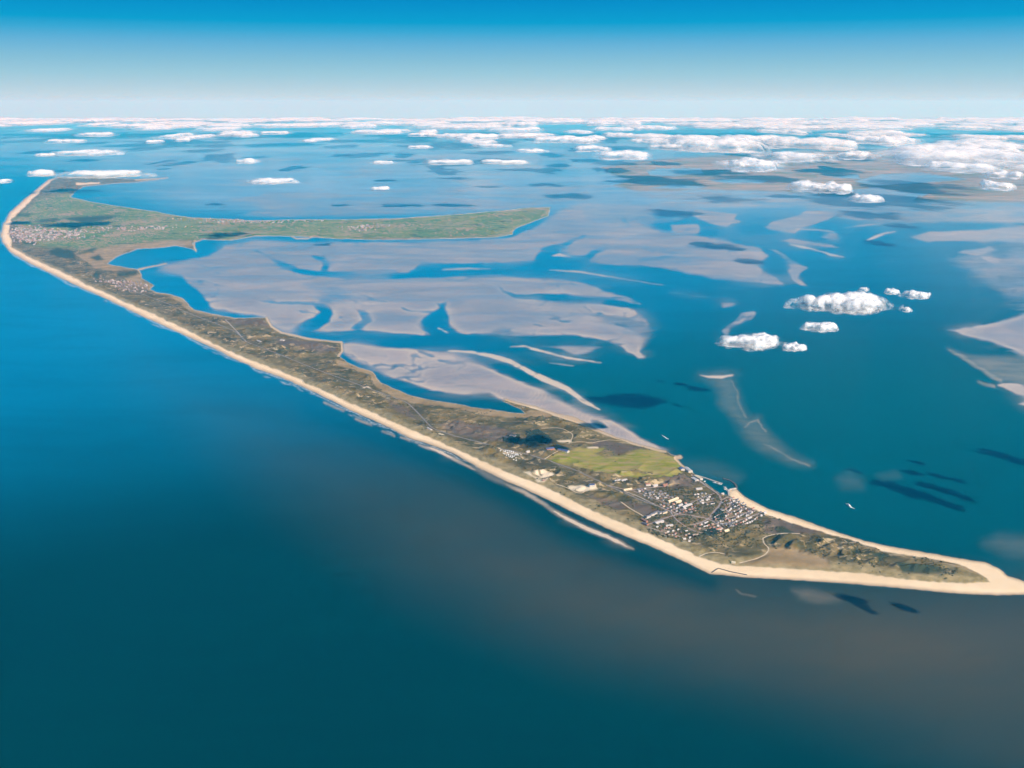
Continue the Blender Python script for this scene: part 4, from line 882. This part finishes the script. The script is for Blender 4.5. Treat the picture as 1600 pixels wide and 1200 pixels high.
def wake(label, pts, w0, w1):
    p = smooth_line(pts, 1.0); x, y = at(p[:, 0], p[:, 1]); n = len(p)
    tx, ty = np.gradient(x), np.gradient(y); L = np.hypot(tx, ty); w = np.linspace(w0, w1, n) * (0.7 + 0.5 * rng.random(n)) / 2
    v = np.concatenate([np.stack([x - ty / L * w, y + tx / L * w, np.full(n, .35)], -1), np.stack([x, y, np.full(n, .8)], -1), np.stack([x + ty / L * w, y - tx / L * w, np.full(n, .35)], -1)])
    i = np.arange(n - 1); f = np.concatenate([np.stack([i, i + n, i + n + 1, i + 1], -1), np.stack([i + n, i + 2 * n, i + 2 * n + 1, i + n + 1], -1)])
    tag(mesh_np('wake', v, f, M['foam'], smooth=True), label, kind='stuff')
x0, y0 = at(1321, 787); x1, y1 = at(1330, 793)
boat('ferry', 'white passenger boat alone in the sound below the cloud shadows', 1325.5, 790, 46, 11, math.atan2(y0 - y1, x0 - x1))
wake('short white wake behind the passenger boat', [(1329, 792.5), (1332, 793.5), (1336, 795)], 9, 3)
x0, y0 = at(1044, 687); x1, y1 = at(1034, 680)
boat('motor_boat', 'small motor boat with long wake leaving the rippled flat', 1043.5, 686, 18, 5.5, math.atan2(y0 - y1, x0 - x1))
wake('long white wake trailing the small motor boat', [(1042.5, 685.5), (1039, 683), (1034, 680)], 10, 4)
boat('ferry', 'small white excursion boat moored at the end of the pier', 1117, 754.5, 24, 6.5, -0.5)
boat('ferry', 'dark-decked excursion boat moored beside the pier head', 1124, 756.6, 26, 7, -0.5)
boat('fishing_boat', 'fishing boat moored beneath the harbour sheds', 1101, 752.5, 18, 6, 0.6)
boat('fishing_boat', 'fishing boat moored at the floating jetty', 1132, 764.5, 16, 5.5, 1.9)
for k in range(10):
    boat('sailing_boat', 'sailing boat berthed along the floating harbour jetty', 1133.2 + 0.55 * k + random.uniform(-.2, .2), 762 + k * 0.75, 10, 3.2, 0.35 if k % 2 else 0.35 + math.pi, False, True, 'sailing boats at the jetty')

# ------------------------------------------------------------------ scrub and woodland
def scatter(name, label, polys, count, size, mat, keep=None):
    ico = []
    t = (1 + 5 ** .5) / 2
    iv = np.array([(-1, t, 0), (1, t, 0), (-1, -t, 0), (1, -t, 0), (0, -1, t), (0, 1, t), (0, -1, -t), (0, 1, -t), (t, 0, -1), (t, 0, 1), (-t, 0, -1), (-t, 0, 1)]) / math.hypot(1, t)
    ifc = np.array([(0, 11, 5), (0, 5, 1), (0, 1, 7), (0, 7, 10), (0, 10, 11), (1, 5, 9), (5, 11, 4), (11, 10, 2), (10, 7, 6), (7, 1, 8), (3, 9, 4), (3, 4, 2), (3, 2, 6), (3, 6, 8), (3, 8, 9), (4, 9, 5), (2, 4, 11), (6, 2, 10), (8, 6, 7), (9, 8, 1)])
    vv, ff = [], []; n = 0; tries = 0
    while n < count and tries < count * 12:
        tries += 1
        p = polys[rng.integers(len(polys))] if not isinstance(polys, str) else None
        if p is None: u, v = rng.uniform(520, 1520), rng.uniform(540, 908)
        else:
            a = np.array(p); u, v = rng.uniform(a[:, 0].min(), a[:, 0].max()), rng.uniform(a[:, 1].min(), a[:, 1].max())
            if not in_poly(p, u, v): continue
        j = int((u - us[0]) / 2); i = np.searchsorted(vsr, v)
        if veg[i, j] < 0.9: continue
        if keep is not None and rng.random() > keep[i, j]: continue
        x, y = at(u, v); s = size * rng.uniform(.5, 1.3)
        if len(road_pts) and np.min((road_pts[:, 0] - x) ** 2 + (road_pts[:, 1] - y) ** 2) < 9 ** 2: continue
        w = iv * (1 + rng.uniform(-.35, .35, (12, 1))) * s * np.array([rng.uniform(.9, 1.7), rng.uniform(.9, 1.5), .75]) + np.array([x, y, zat(u, v) + s * .35])
        vv.append(w); ff.append(ifc + 12 * n); n += 1
    return tag(mesh_np(name, np.concatenate(vv), np.concatenate(ff), mat), label, kind='stuff')
kp = np.clip(sstep(-0.1, 0.35, fbm(X / 130, Y / 130, 3, 101)) * (1 - grass * .97) * (1 - marsh * .95) * (1 - sandy) * (1 - marram * .9) * (1 - flatten), 0, 1)
scatter('scrub', 'dark shrubs scattered over the dunes and heath', 'all', 4200, 3.4, M['leaf'], kp)
VILLAGE = [[(985, 764), (1050, 766), (1090, 768), (1125, 776), (1168, 792), (1196, 806), (1180, 820), (1130, 842), (1080, 850), (1018, 838), (1008, 824), (1030, 800)]]
scatter('garden_trees', 'dark garden trees between the village houses', VILLAGE, 1500, 4.2, M['leaf'], 1 - flatten)
scatter('woodland', 'small dark pine wood around the pond beside the campsite', [[(822, 676), (838, 673), (858, 683), (864, 691), (845, 695), (822, 692)], [(786, 686), (797, 682), (812, 685), (808, 694), (788, 693)], [(1098, 832), (1122, 827), (1120, 840), (1096, 838)], [(1116, 803), (1130, 799), (1131, 813), (1117, 815)]], 900, 6.0, M['leaf_pine'])

# far villages: hundreds of roofs, only a speckle from here
def far_town(name, label, poly, count, smin, smax):
    vv, ff, fm = [], [], []; n = 0
    while n < count:
        a = np.array(poly); u, v = rng.uniform(a[:, 0].min(), a[:, 0].max()), rng.uniform(a[:, 1].min(), a[:, 1].max())
        if not in_poly(poly, u, v): continue
        if rng.random() < .45:
            cu, cv = a.mean(0); u, v = cu + (u - cu) * rng.uniform(1, 1.9), cv + (v - cv) * rng.uniform(1, 1.7)
            if veg[np.searchsorted(vsr, v), int((u - us[0]) / 2)] < .9: continue
        if rng.random() > sstep(-0.35, 0.35, float(pnoise(u / 7.0, v / 2.5, 3)) + 0.25 * rng.normal()): continue
        x, y = at(u, v); L, W, h = rng.uniform(smin, smax), rng.uniform(smin, smax) * .6, rng.uniform(6, 14); r = rng.uniform(0, 3.14)
        bx = np.array([(-L, -W, -2), (L, -W, -2), (L, W, -2), (-L, W, -2), (-L, -W, h), (L, -W, h), (L, W, h), (-L, W, h), (-L, 0, h + 5), (L, 0, h + 5)]) * np.array([.5, .5, 1])
        q = np.stack([bx[:, 0] * math.cos(r) - bx[:, 1] * math.sin(r) + x, bx[:, 0] * math.sin(r) + bx[:, 1] * math.cos(r) + y, bx[:, 2] + zat(u, v)], -1)
        k = 10 * n; vv.append(q); ff += [(k, k + 1, k + 5, k + 4), (k + 1, k + 2, k + 6, k + 5), (k + 2, k + 3, k + 7, k + 6), (k + 3, k, k + 4, k + 7), (k + 4, k + 5, k + 9, k + 8), (k + 6, k + 7, k + 8, k + 9)]
        m = int(rng.choice([1, 1, 2, 3])); fm += [0] * 4 + [m] * 2; n += 1
    return tag(mesh_np(name, np.concatenate(vv), np.array(ff), [M['wall_far'], M['roof_pale'], M['roof_red'], M['roof_dark']], fm), label, kind='stuff')
far_town('far_town', 'dense pale town at the bend of the far coast', [(12, 366), (30, 358), (60, 358), (85, 360), (128, 363), (120, 370), (80, 374), (60, 378), (30, 376)], 620, 14, 38)
far_town('far_village', 'scattered village between dunes and inner bay', [(156, 437), (185, 438), (215, 444), (232, 447), (214, 458), (185, 452)], 120, 10, 20)
far_town('far_village', 'pale roofs strung across the green fields', [(148, 359), (165, 356), (200, 356), (262, 354), (255, 359), (200, 361)], 130, 14, 34)
far_town('far_village', 'dark-roofed village on the shore of the green peninsula', [(320, 342), (400, 344), (480, 345), (440, 349), (350, 348)], 160, 14, 34)
far_town('far_village', 'hamlet in the middle of the green peninsula', [(540, 356), (580, 351), (600, 353), (580, 360), (550, 362)], 90, 14, 34)

# ------------------------------------------------------------------ clouds
def cloud_material(name, scale):
    m, n, l, bsdf = new_mat(name)
    n.remove(bsdf)
    d = n.new('ShaderNodeBsdfDiffuse'); t = n.new('ShaderNodeBsdfTranslucent'); mx = n.new('ShaderNodeMixShader')
    nz = n.new('ShaderNodeTexNoise'); nz.inputs['Scale'].default_value = scale; nz.inputs['Detail'].default_value = 5; nz.inputs['Roughness'].default_value = 0.6
    tc = n.new('ShaderNodeTexCoord'); l.new(tc.outputs['Object'], nz.inputs['Vector'])
    mc = n.new('ShaderNodeMix'); mc.data_type = 'RGBA'; mc.inputs[6].default_value = (.93, .93, .93, 1); mc.inputs[7].default_value = (.97, .965, .96, 1)
    l.new(nz.outputs['Fac'], mc.inputs[0])
    l.new(mc.outputs[2], d.inputs[0]); l.new(mc.outputs[2], t.inputs[0])
    mx.inputs[0].default_value = 0.5
    l.new(d.outputs[0], mx.inputs[1]); l.new(t.outputs[0], mx.inputs[2])
    at_ = n.new('ShaderNodeAttribute'); at_.attribute_name = 'dens'
    m1 = n.new('ShaderNodeMath'); m1.operation = 'SUBTRACT'; l.new(nz.outputs['Fac'], m1.inputs[0]); m1.inputs[1].default_value = 0.5
    m2 = n.new('ShaderNodeMath'); m2.operation = 'MULTIPLY_ADD'; m2.use_clamp = True; l.new(m1.outputs[0], m2.inputs[0]); m2.inputs[1].default_value = 1.5; l.new(at_.outputs['Fac'], m2.inputs[2])
    tr = n.new('ShaderNodeBsdfTransparent'); mo = n.new('ShaderNodeMixShader')
    l.new(m2.outputs[0], mo.inputs[0]); l.new(tr.outputs[0], mo.inputs[1]); l.new(mx.outputs[0], mo.inputs[2]); l.new(mo.outputs[0], n['Material Output'].inputs['Surface'])
    return m
CLOUD, CLOUD_FAR = cloud_material('cloud', 0.028), cloud_material('far_cloud', 0.0035)
CLOUD_Z = 900.0
def domes(x, y, seed):
    """packed round heads, 0 in the creases and 1 on the crowns"""
    xi = np.floor(x).astype(np.int64); yi = np.floor(y).astype(np.int64); best = np.full(x.shape, 9.0)
    for dx in (-1, 0, 1):
        for dy in (-1, 0, 1):
            h = _perm[(_perm[(xi + dx + seed * 17) & 4095] + yi + dy) & 4095]; h2 = _perm[(h + 977) & 4095]; h3 = _perm[(h + 1733) & 4095]
            d = np.hypot(xi + dx + .15 + .7 * h / 4096 - x, yi + dy + .15 + .7 * h2 / 4096 - y) / (.62 + .45 * h3 / 4096)
            best = np.minimum(best, d)
    return np.sqrt(np.clip(1 - np.clip(best, 0, 1) ** 2, 0, 1))
def cloud_geo(L, D, T, seed, ragged=0.5, cell=5.0, shells=4):
    """billowing heap L long, D deep, T tall: nested see-through skins, faint outside and dense inside, rounded heads above and a flatter base below"""
    r = np.random.default_rng(seed)
    ar = L / D
    sx, sy = 2.6 * max(1, ar ** .5), 2.6 / max(1, ar ** .5)
    ox, oy = seed * 3.71 % 97, seed * 1.37 % 89
    def shape(x, y):
        q = 1 - (2.1 * x) ** 2 - (2.1 * y) ** 2
        e = q + (0.8 + .5 * ragged) * fbm(x * sx + ox, y * sy + oy, 4, 3, .45)
        wx, wy = .25 * pnoise(x * sx * 4 + oy, y * sy * 4, 41), .25 * pnoise(x * sx * 4, y * sy * 4 + ox, 43)
        bl = 0.30 + 0.55 * (0.5 + 0.9 * fbm(x * sx * 1.3 + oy, y * sy * 1.3 + ox, 2, 17)) + 0.36 * domes(x * sx * 2.6 + wx + ox, y * sy * 2.6 + wy + oy, 5) + 0.13 * domes(x * sx * 6.2 + 2 * wx, y * sy * 6.2 + 2 * wy + oy, 9) + 0.04 * domes(x * sx * 14 + 3 * wx, y * sy * 14 + oy, 13)
        return e, T * (1 - (1 - np.clip(e, 0, 1)) ** 2.2) ** .8 * bl
    nx = int(np.clip(1.36 * L / cell, 14, 130)); ny = int(np.clip(1.36 * D / cell, 10, 70))
    gx_, gy_ = np.meshgrid(np.linspace(-.68, .68, nx), np.linspace(-.68, .68, ny))
    e, h = shape(gx_, gy_)
    body = h / (T * (1 - (1 - np.clip(e, 1e-4, 1)) ** 2.2) ** .8)
    und = .6 + .6 * domes(gx_ * sx * 5, gy_ * sy * 5, 21)
    id_ = np.arange(nx * ny).reshape(ny, nx)
    q = np.stack([id_[:-1, :-1], id_[:-1, 1:], id_[1:, 1:], id_[1:, :-1]], -1).reshape(-1, 4)
    V_, F_, A_ = [], [], []; nb = 0
    for k in range(shells):
        f = k / max(1, shells - 1) if shells > 1 else 1.0
        t0 = -.16 * ragged + (.22 + .34 * ragged) * f
        ek = np.clip((e - t0) / (1 - t0), 0, 1)
        prof = (1 - (1 - ek) ** 2.2) ** .7
        sc_ = 1.06 - .14 * f
        top = np.stack([gx_ * L, gy_ * D, T * prof * body * sc_], -1).reshape(-1, 3)
        bot = np.stack([gx_ * L, gy_ * D, -.30 * T * ek ** .6 * und * sc_], -1).reshape(-1, 3)
        ok = ek.ravel()[q].max(1) > 0
        qq = q[ok]
        if len(qq) == 0: continue
        used, inv = np.unique(qq, return_inverse=True); inv = inv.reshape(-1, 4); nu = len(used)
        V_ += [top[used], bot[used]]; F_ += [inv + nb, inv[:, ::-1] + nu + nb]
        dn = (.06 + .92 * f ** 1.5) if shells > 1 else .9
        a_ = dn * sstep(0, .22 + .34 * ragged, ek.ravel()[used]); A_ += [a_, a_]; nb += 2 * nu
    return np.concatenate(V_), np.concatenate(F_), np.concatenate(A_)
def add_cloud(label, u, v, wpx, thick, depth, seed=0, rz=0.0, group=None, xy=None, Lm=None, ragged=0.5, cell=5.0, shells=4, mat=None):
    if xy is None:
        x, y = at(u, v, CLOUD_Z); L = wpx / F_PX * (float(y) * CP + (CAM_H - CLOUD_Z) * SP)
    else: (x, y), L = xy, Lm
    vts, fcs, den = cloud_geo(L, depth, thick, seed, ragged, cell, shells)
    o = mesh_np('cloud', vts, fcs, mat or CLOUD, smooth=True)
    a = o.data.attributes.new('dens', 'FLOAT', 'POINT'); a.data.foreach_set('value', den.astype(np.float32))
    o.location = (float(x), float(y), CLOUD_Z); o.rotation_euler = (0, 0, rz)
    return tag(o, label, 'cloud', group)
# the near ones over the sound
add_cloud('largest white cumulus floating over the open sound', 1320, 480, 166, 62, 360, 3, cell=6, shells=6, ragged=1.05)
add_cloud('thin wispy cloud beside the club-shaped sandbar', 1174, 537, 108, 34, 240, 5, ragged=1.4, cell=5, shells=5)
add_cloud('ragged tail drifting off the wispy cloud', 1238, 545, 44, 22, 80, 6, -.25, ragged=1.2, cell=4, shells=4)
add_cloud('small cumulus below the largest near cloud', 1278, 514, 60, 30, 150, 8, cell=5, shells=4, ragged=.8)
add_cloud('left and smaller of the twin cloudlets over the sound', 1393, 458, 22, 24, 80, 9, cell=5, shells=4, ragged=.8)
add_cloud('right and larger of the twin cloudlets over the sound', 1430, 464, 46, 30, 130, 10, -.3, cell=5, shells=4, ragged=.8)
add_cloud('tiny shred of cloud off the largest cumulus', 1417, 486, 16, 20, 45, 12, ragged=1.1, cell=4, shells=4)
add_cloud('faint shred of cloud above the largest cumulus', 1350, 454, 18, 18, 50, 13, ragged=1.3, cell=4, shells=3)
# banks beyond the frame to the right, whose shadows lie on the sound and off the beach
def shadow_cloud(label, su, sv, L, D, T, seed, rz=0.0, n=0):
    x, y = at(su, sv); k = CLOUD_Z / math.tan(SUN_EL)
    return add_cloud(label, 0, 0, 0, T, D, seed, rz, ragged=.9, cell=10, shells=4, xy=(float(x) + math.cos(SUN_AZ) * k, float(y) + math.sin(SUN_AZ) * k), Lm=L)
def shadow_bank(label, spots, L, D, T, seed, rz):
    for q, (su, sv, k) in enumerate(spots):
        shadow_cloud(label, su, sv, L * k, D * k ** .6, T, seed + q, rz + random.uniform(-.9, .9))['group'] = 'cloud bank right of the view'
shadow_bank('ragged cloud beyond the right edge, shading the middle of the sound', [(1385, 757, 1.1), (1412, 766, 1.2), (1440, 775, 1.3), (1468, 783, 1.0), (1492, 792, .9), (1452, 760, .8), (1480, 768, 1.0), (1510, 779, .8), (1430, 740, .7), (1470, 745, .6), (1500, 752, .6), (1438, 724, .6), (1340, 737, .3)], 120, 95, 34, 31, -.3)
shadow_bank('ragged cloud beyond the right edge, shading the right side of the sound', [(1555, 709, 1.0), (1580, 716, 1.2), (1605, 724, 1.2), (1630, 712, .9)], 140, 105, 40, 61, -.3)
shadow_bank('ragged cloud beyond the right edge, shading the water off the southern beach', [(1325, 935, .9), (1342, 939, 1.0), (1350, 948, .7), (1364, 957, .5), (1414, 950, .7), (1426, 954, .6)], 84, 56, 26, 71, -.4)
# middle distance
MID = [(1170, 262, 90, 330, 1300, 'rounded cloud bank at the lower left of the mainland clouds'), (1232, 248, 125, 300, 1700, 'long cloud bank behind the rounded one over the mainland'), (973, 245, 92, 260, 1300, 'cloud bank over the left end of the mainland'), (925, 234, 60, 220, 1200, 'small flat cloud left of the mainland bank'),
       (1262, 295, 62, 190, 700, 'left half of the cloud pair above the blue patches'), (1303, 297, 52, 190, 700, 'right half of the cloud pair above the blue patches'), (1350, 312, 52, 130, 500, 'low flat cloud at the blue patch'), (1495, 250, 225, 480, 4200, 'biggest cloud bank at the right over the mainland'), (1545, 236, 170, 500, 4200, 'cloud bank behind the biggest right-hand one'),
       (1505, 264, 120, 230, 1400, 'lower fringe of the biggest right-hand cloud bank'), (1568, 275, 50, 170, 700, 'small cloud below the right-hand bank, upper one'), (1556, 293, 42, 170, 600, 'small cloud below the right-hand bank, lower one'), (1333, 245, 62, 260, 1000, 'single cloud between the two mainland banks'), (1105, 230, 165, 520, 3600, 'broad cloud bank left of the mainland centre'),
       (1185, 222, 120, 420, 3000, 'cloud bank just behind the broad one'), (1040, 231, 50, 220, 900, 'small cloud beside the broad bank'), (1260, 228, 150, 380, 3000, 'cloud bank in the middle of the mainland row'), (1380, 222, 110, 350, 3000, 'cloud bank between centre and right over the mainland'), (880, 220, 105, 330, 2200, 'long flat cloud left of the mainland banks'),
       (740, 215, 95, 330, 2200, 'long flat cloud above the broad hazy mudflat'), (660, 211, 50, 240, 1500, 'short flat cloud left of the long flat one'), (700, 254, 78, 170, 800, 'left cloud of the pair in mid-bay'), (785, 254, 82, 140, 800, 'right cloud of the pair in mid-bay'), (598, 254, 38, 110, 500, 'small cloud alone in the haze of mid-bay'),
       (597, 294, 40, 70, 300, 'small cloud over the streaky far mudflat'), (425, 284, 72, 130, 600, 'flat cloud over the water behind the green peninsula'), (386, 253, 34, 190, 500, 'small puffy cloud left of mid-bay'), (160, 274, 145, 190, 900, 'long cloud lying over the northern arm of the island'), (65, 272, 36, 190, 600, 'round cloud at the far tip of the west coast'),
       (135, 240, 98, 210, 1500, 'flat cloud above the long one at the left'), (70, 242, 30, 120, 600, 'small flat cloud at the upper left'), (4, 284, 26, 110, 400, 'little cloud over the sea at the left edge'), (105, 221, 55, 210, 1300, 'thin cloud high at the upper left'), (285, 219, 24, 200, 1000, 'tiny cloud under the horizon left of centre'), (240, 222, 22, 190, 900, 'tiny cloud beside another under the left horizon'),
       (385, 212, 40, 210, 1600, 'tiny flat cloud below the horizon deck, left half'), (655, 230, 40, 140, 900, 'thin cloud shred above mid-bay'), (770, 228, 60, 150, 1200, 'thin long cloud shred right of mid-bay'), (830, 236, 44, 150, 900, 'thin cloud shred over the broad hazy mudflat'), (150, 211, 70, 260, 2200, 'flat cloud under the horizon deck at the left'), (570, 206, 40, 220, 1800, 'flat shred under the horizon deck near the centre'), (430, 208, 46, 220, 1800, 'flat shred under the horizon deck left of the centre')]
for k, (u, v, w, T, D, lb) in enumerate(MID):
    x, y = at(u, v, CLOUD_Z)
    add_cloud(lb, u, v + 1, w * 1.08, T * (.42 if u > 900 else .36), D * (1.2 if u > 900 else 1.0), 50 + k, random.uniform(-.12, .12), cell=max(float(y) / F_PX * 2.0, 8), shells=3, mat=CLOUD_FAR, ragged=1.0)
# the deck towards the horizon: more and more clouds until they close up
k = 0; tries = 0
while k < 235 and tries < 5000:
    tries += 1
    v = 187.5 + 38.5 * random.random() ** 1.8
    u = random.uniform(-150, 1750)
    dens = np.interp(v, [186, 197, 205, 215, 226], [1, .95, .45, .26, .10]) * np.interp(u, [-150, 250, 600, 1000, 1750], [1.0 if v < 203 else .35, .75 if v < 203 else .3, .8, 1.25, 1.3])
    if random.random() > dens: continue
    w = random.uniform(35, 130) * np.interp(v, [190, 210, 226], [1.2, .9, .55])
    x, y = at(u, v, CLOUD_Z); yy = float(y)
    add_cloud('white cloud in the closed deck along the horizon' if v < 203 else 'white cloud in the scattered field below the horizon deck', u, v, w, random.uniform(50, 105) * np.interp(yy, [20000, 60000], [.7, 1.6]), np.interp(yy, [20000, 60000], [1800, 7500]), 500 + k, random.uniform(-.1, .1),
              group='clouds of the horizon deck' if v < 203 else 'clouds of the scattered field', cell=yy / F_PX * 3.2, shells=2, mat=CLOUD_FAR, ragged=.8); k += 1

# ------------------------------------------------------------------ haze
hz = 152000.0
hv = [(-hz, -hz, -8), (hz, -hz, -8), (hz, hz, -8), (-hz, hz, -8), (-hz, -hz, 2230), (hz, -hz, 2230), (hz, hz, 2230), (-hz, hz, 2230)]
hf = [(0, 3, 2, 1), (4, 5, 6, 7), (0, 1, 5, 4), (1, 2, 6, 5), (2, 3, 7, 6), (3, 0, 4, 7)]
hm = bpy.data.materials.new('haze'); hm.use_nodes = True
hn, hl = hm.node_tree.nodes, hm.node_tree.links
hn.remove(hn['Principled BSDF'])
pv = hn.new('ShaderNodeVolumePrincipled')
pv.inputs['Color'].default_value = (0.012, 0.53, 0.91, 1)
pv.inputs['Absorption Color'].default_value = (1, 0.8, 0.02, 1)
pv.inputs['Density'].default_value = 1.9e-5
pv.inputs['Anisotropy'].default_value = 0.06
hl.new(pv.outputs[0], hn['Material Output'].inputs['Volume'])
ho = mesh_np('haze', np.array(hv), np.array(hf), hm)
tag(ho, 'thin blue haze filling the air over the sea', kind='stuff')
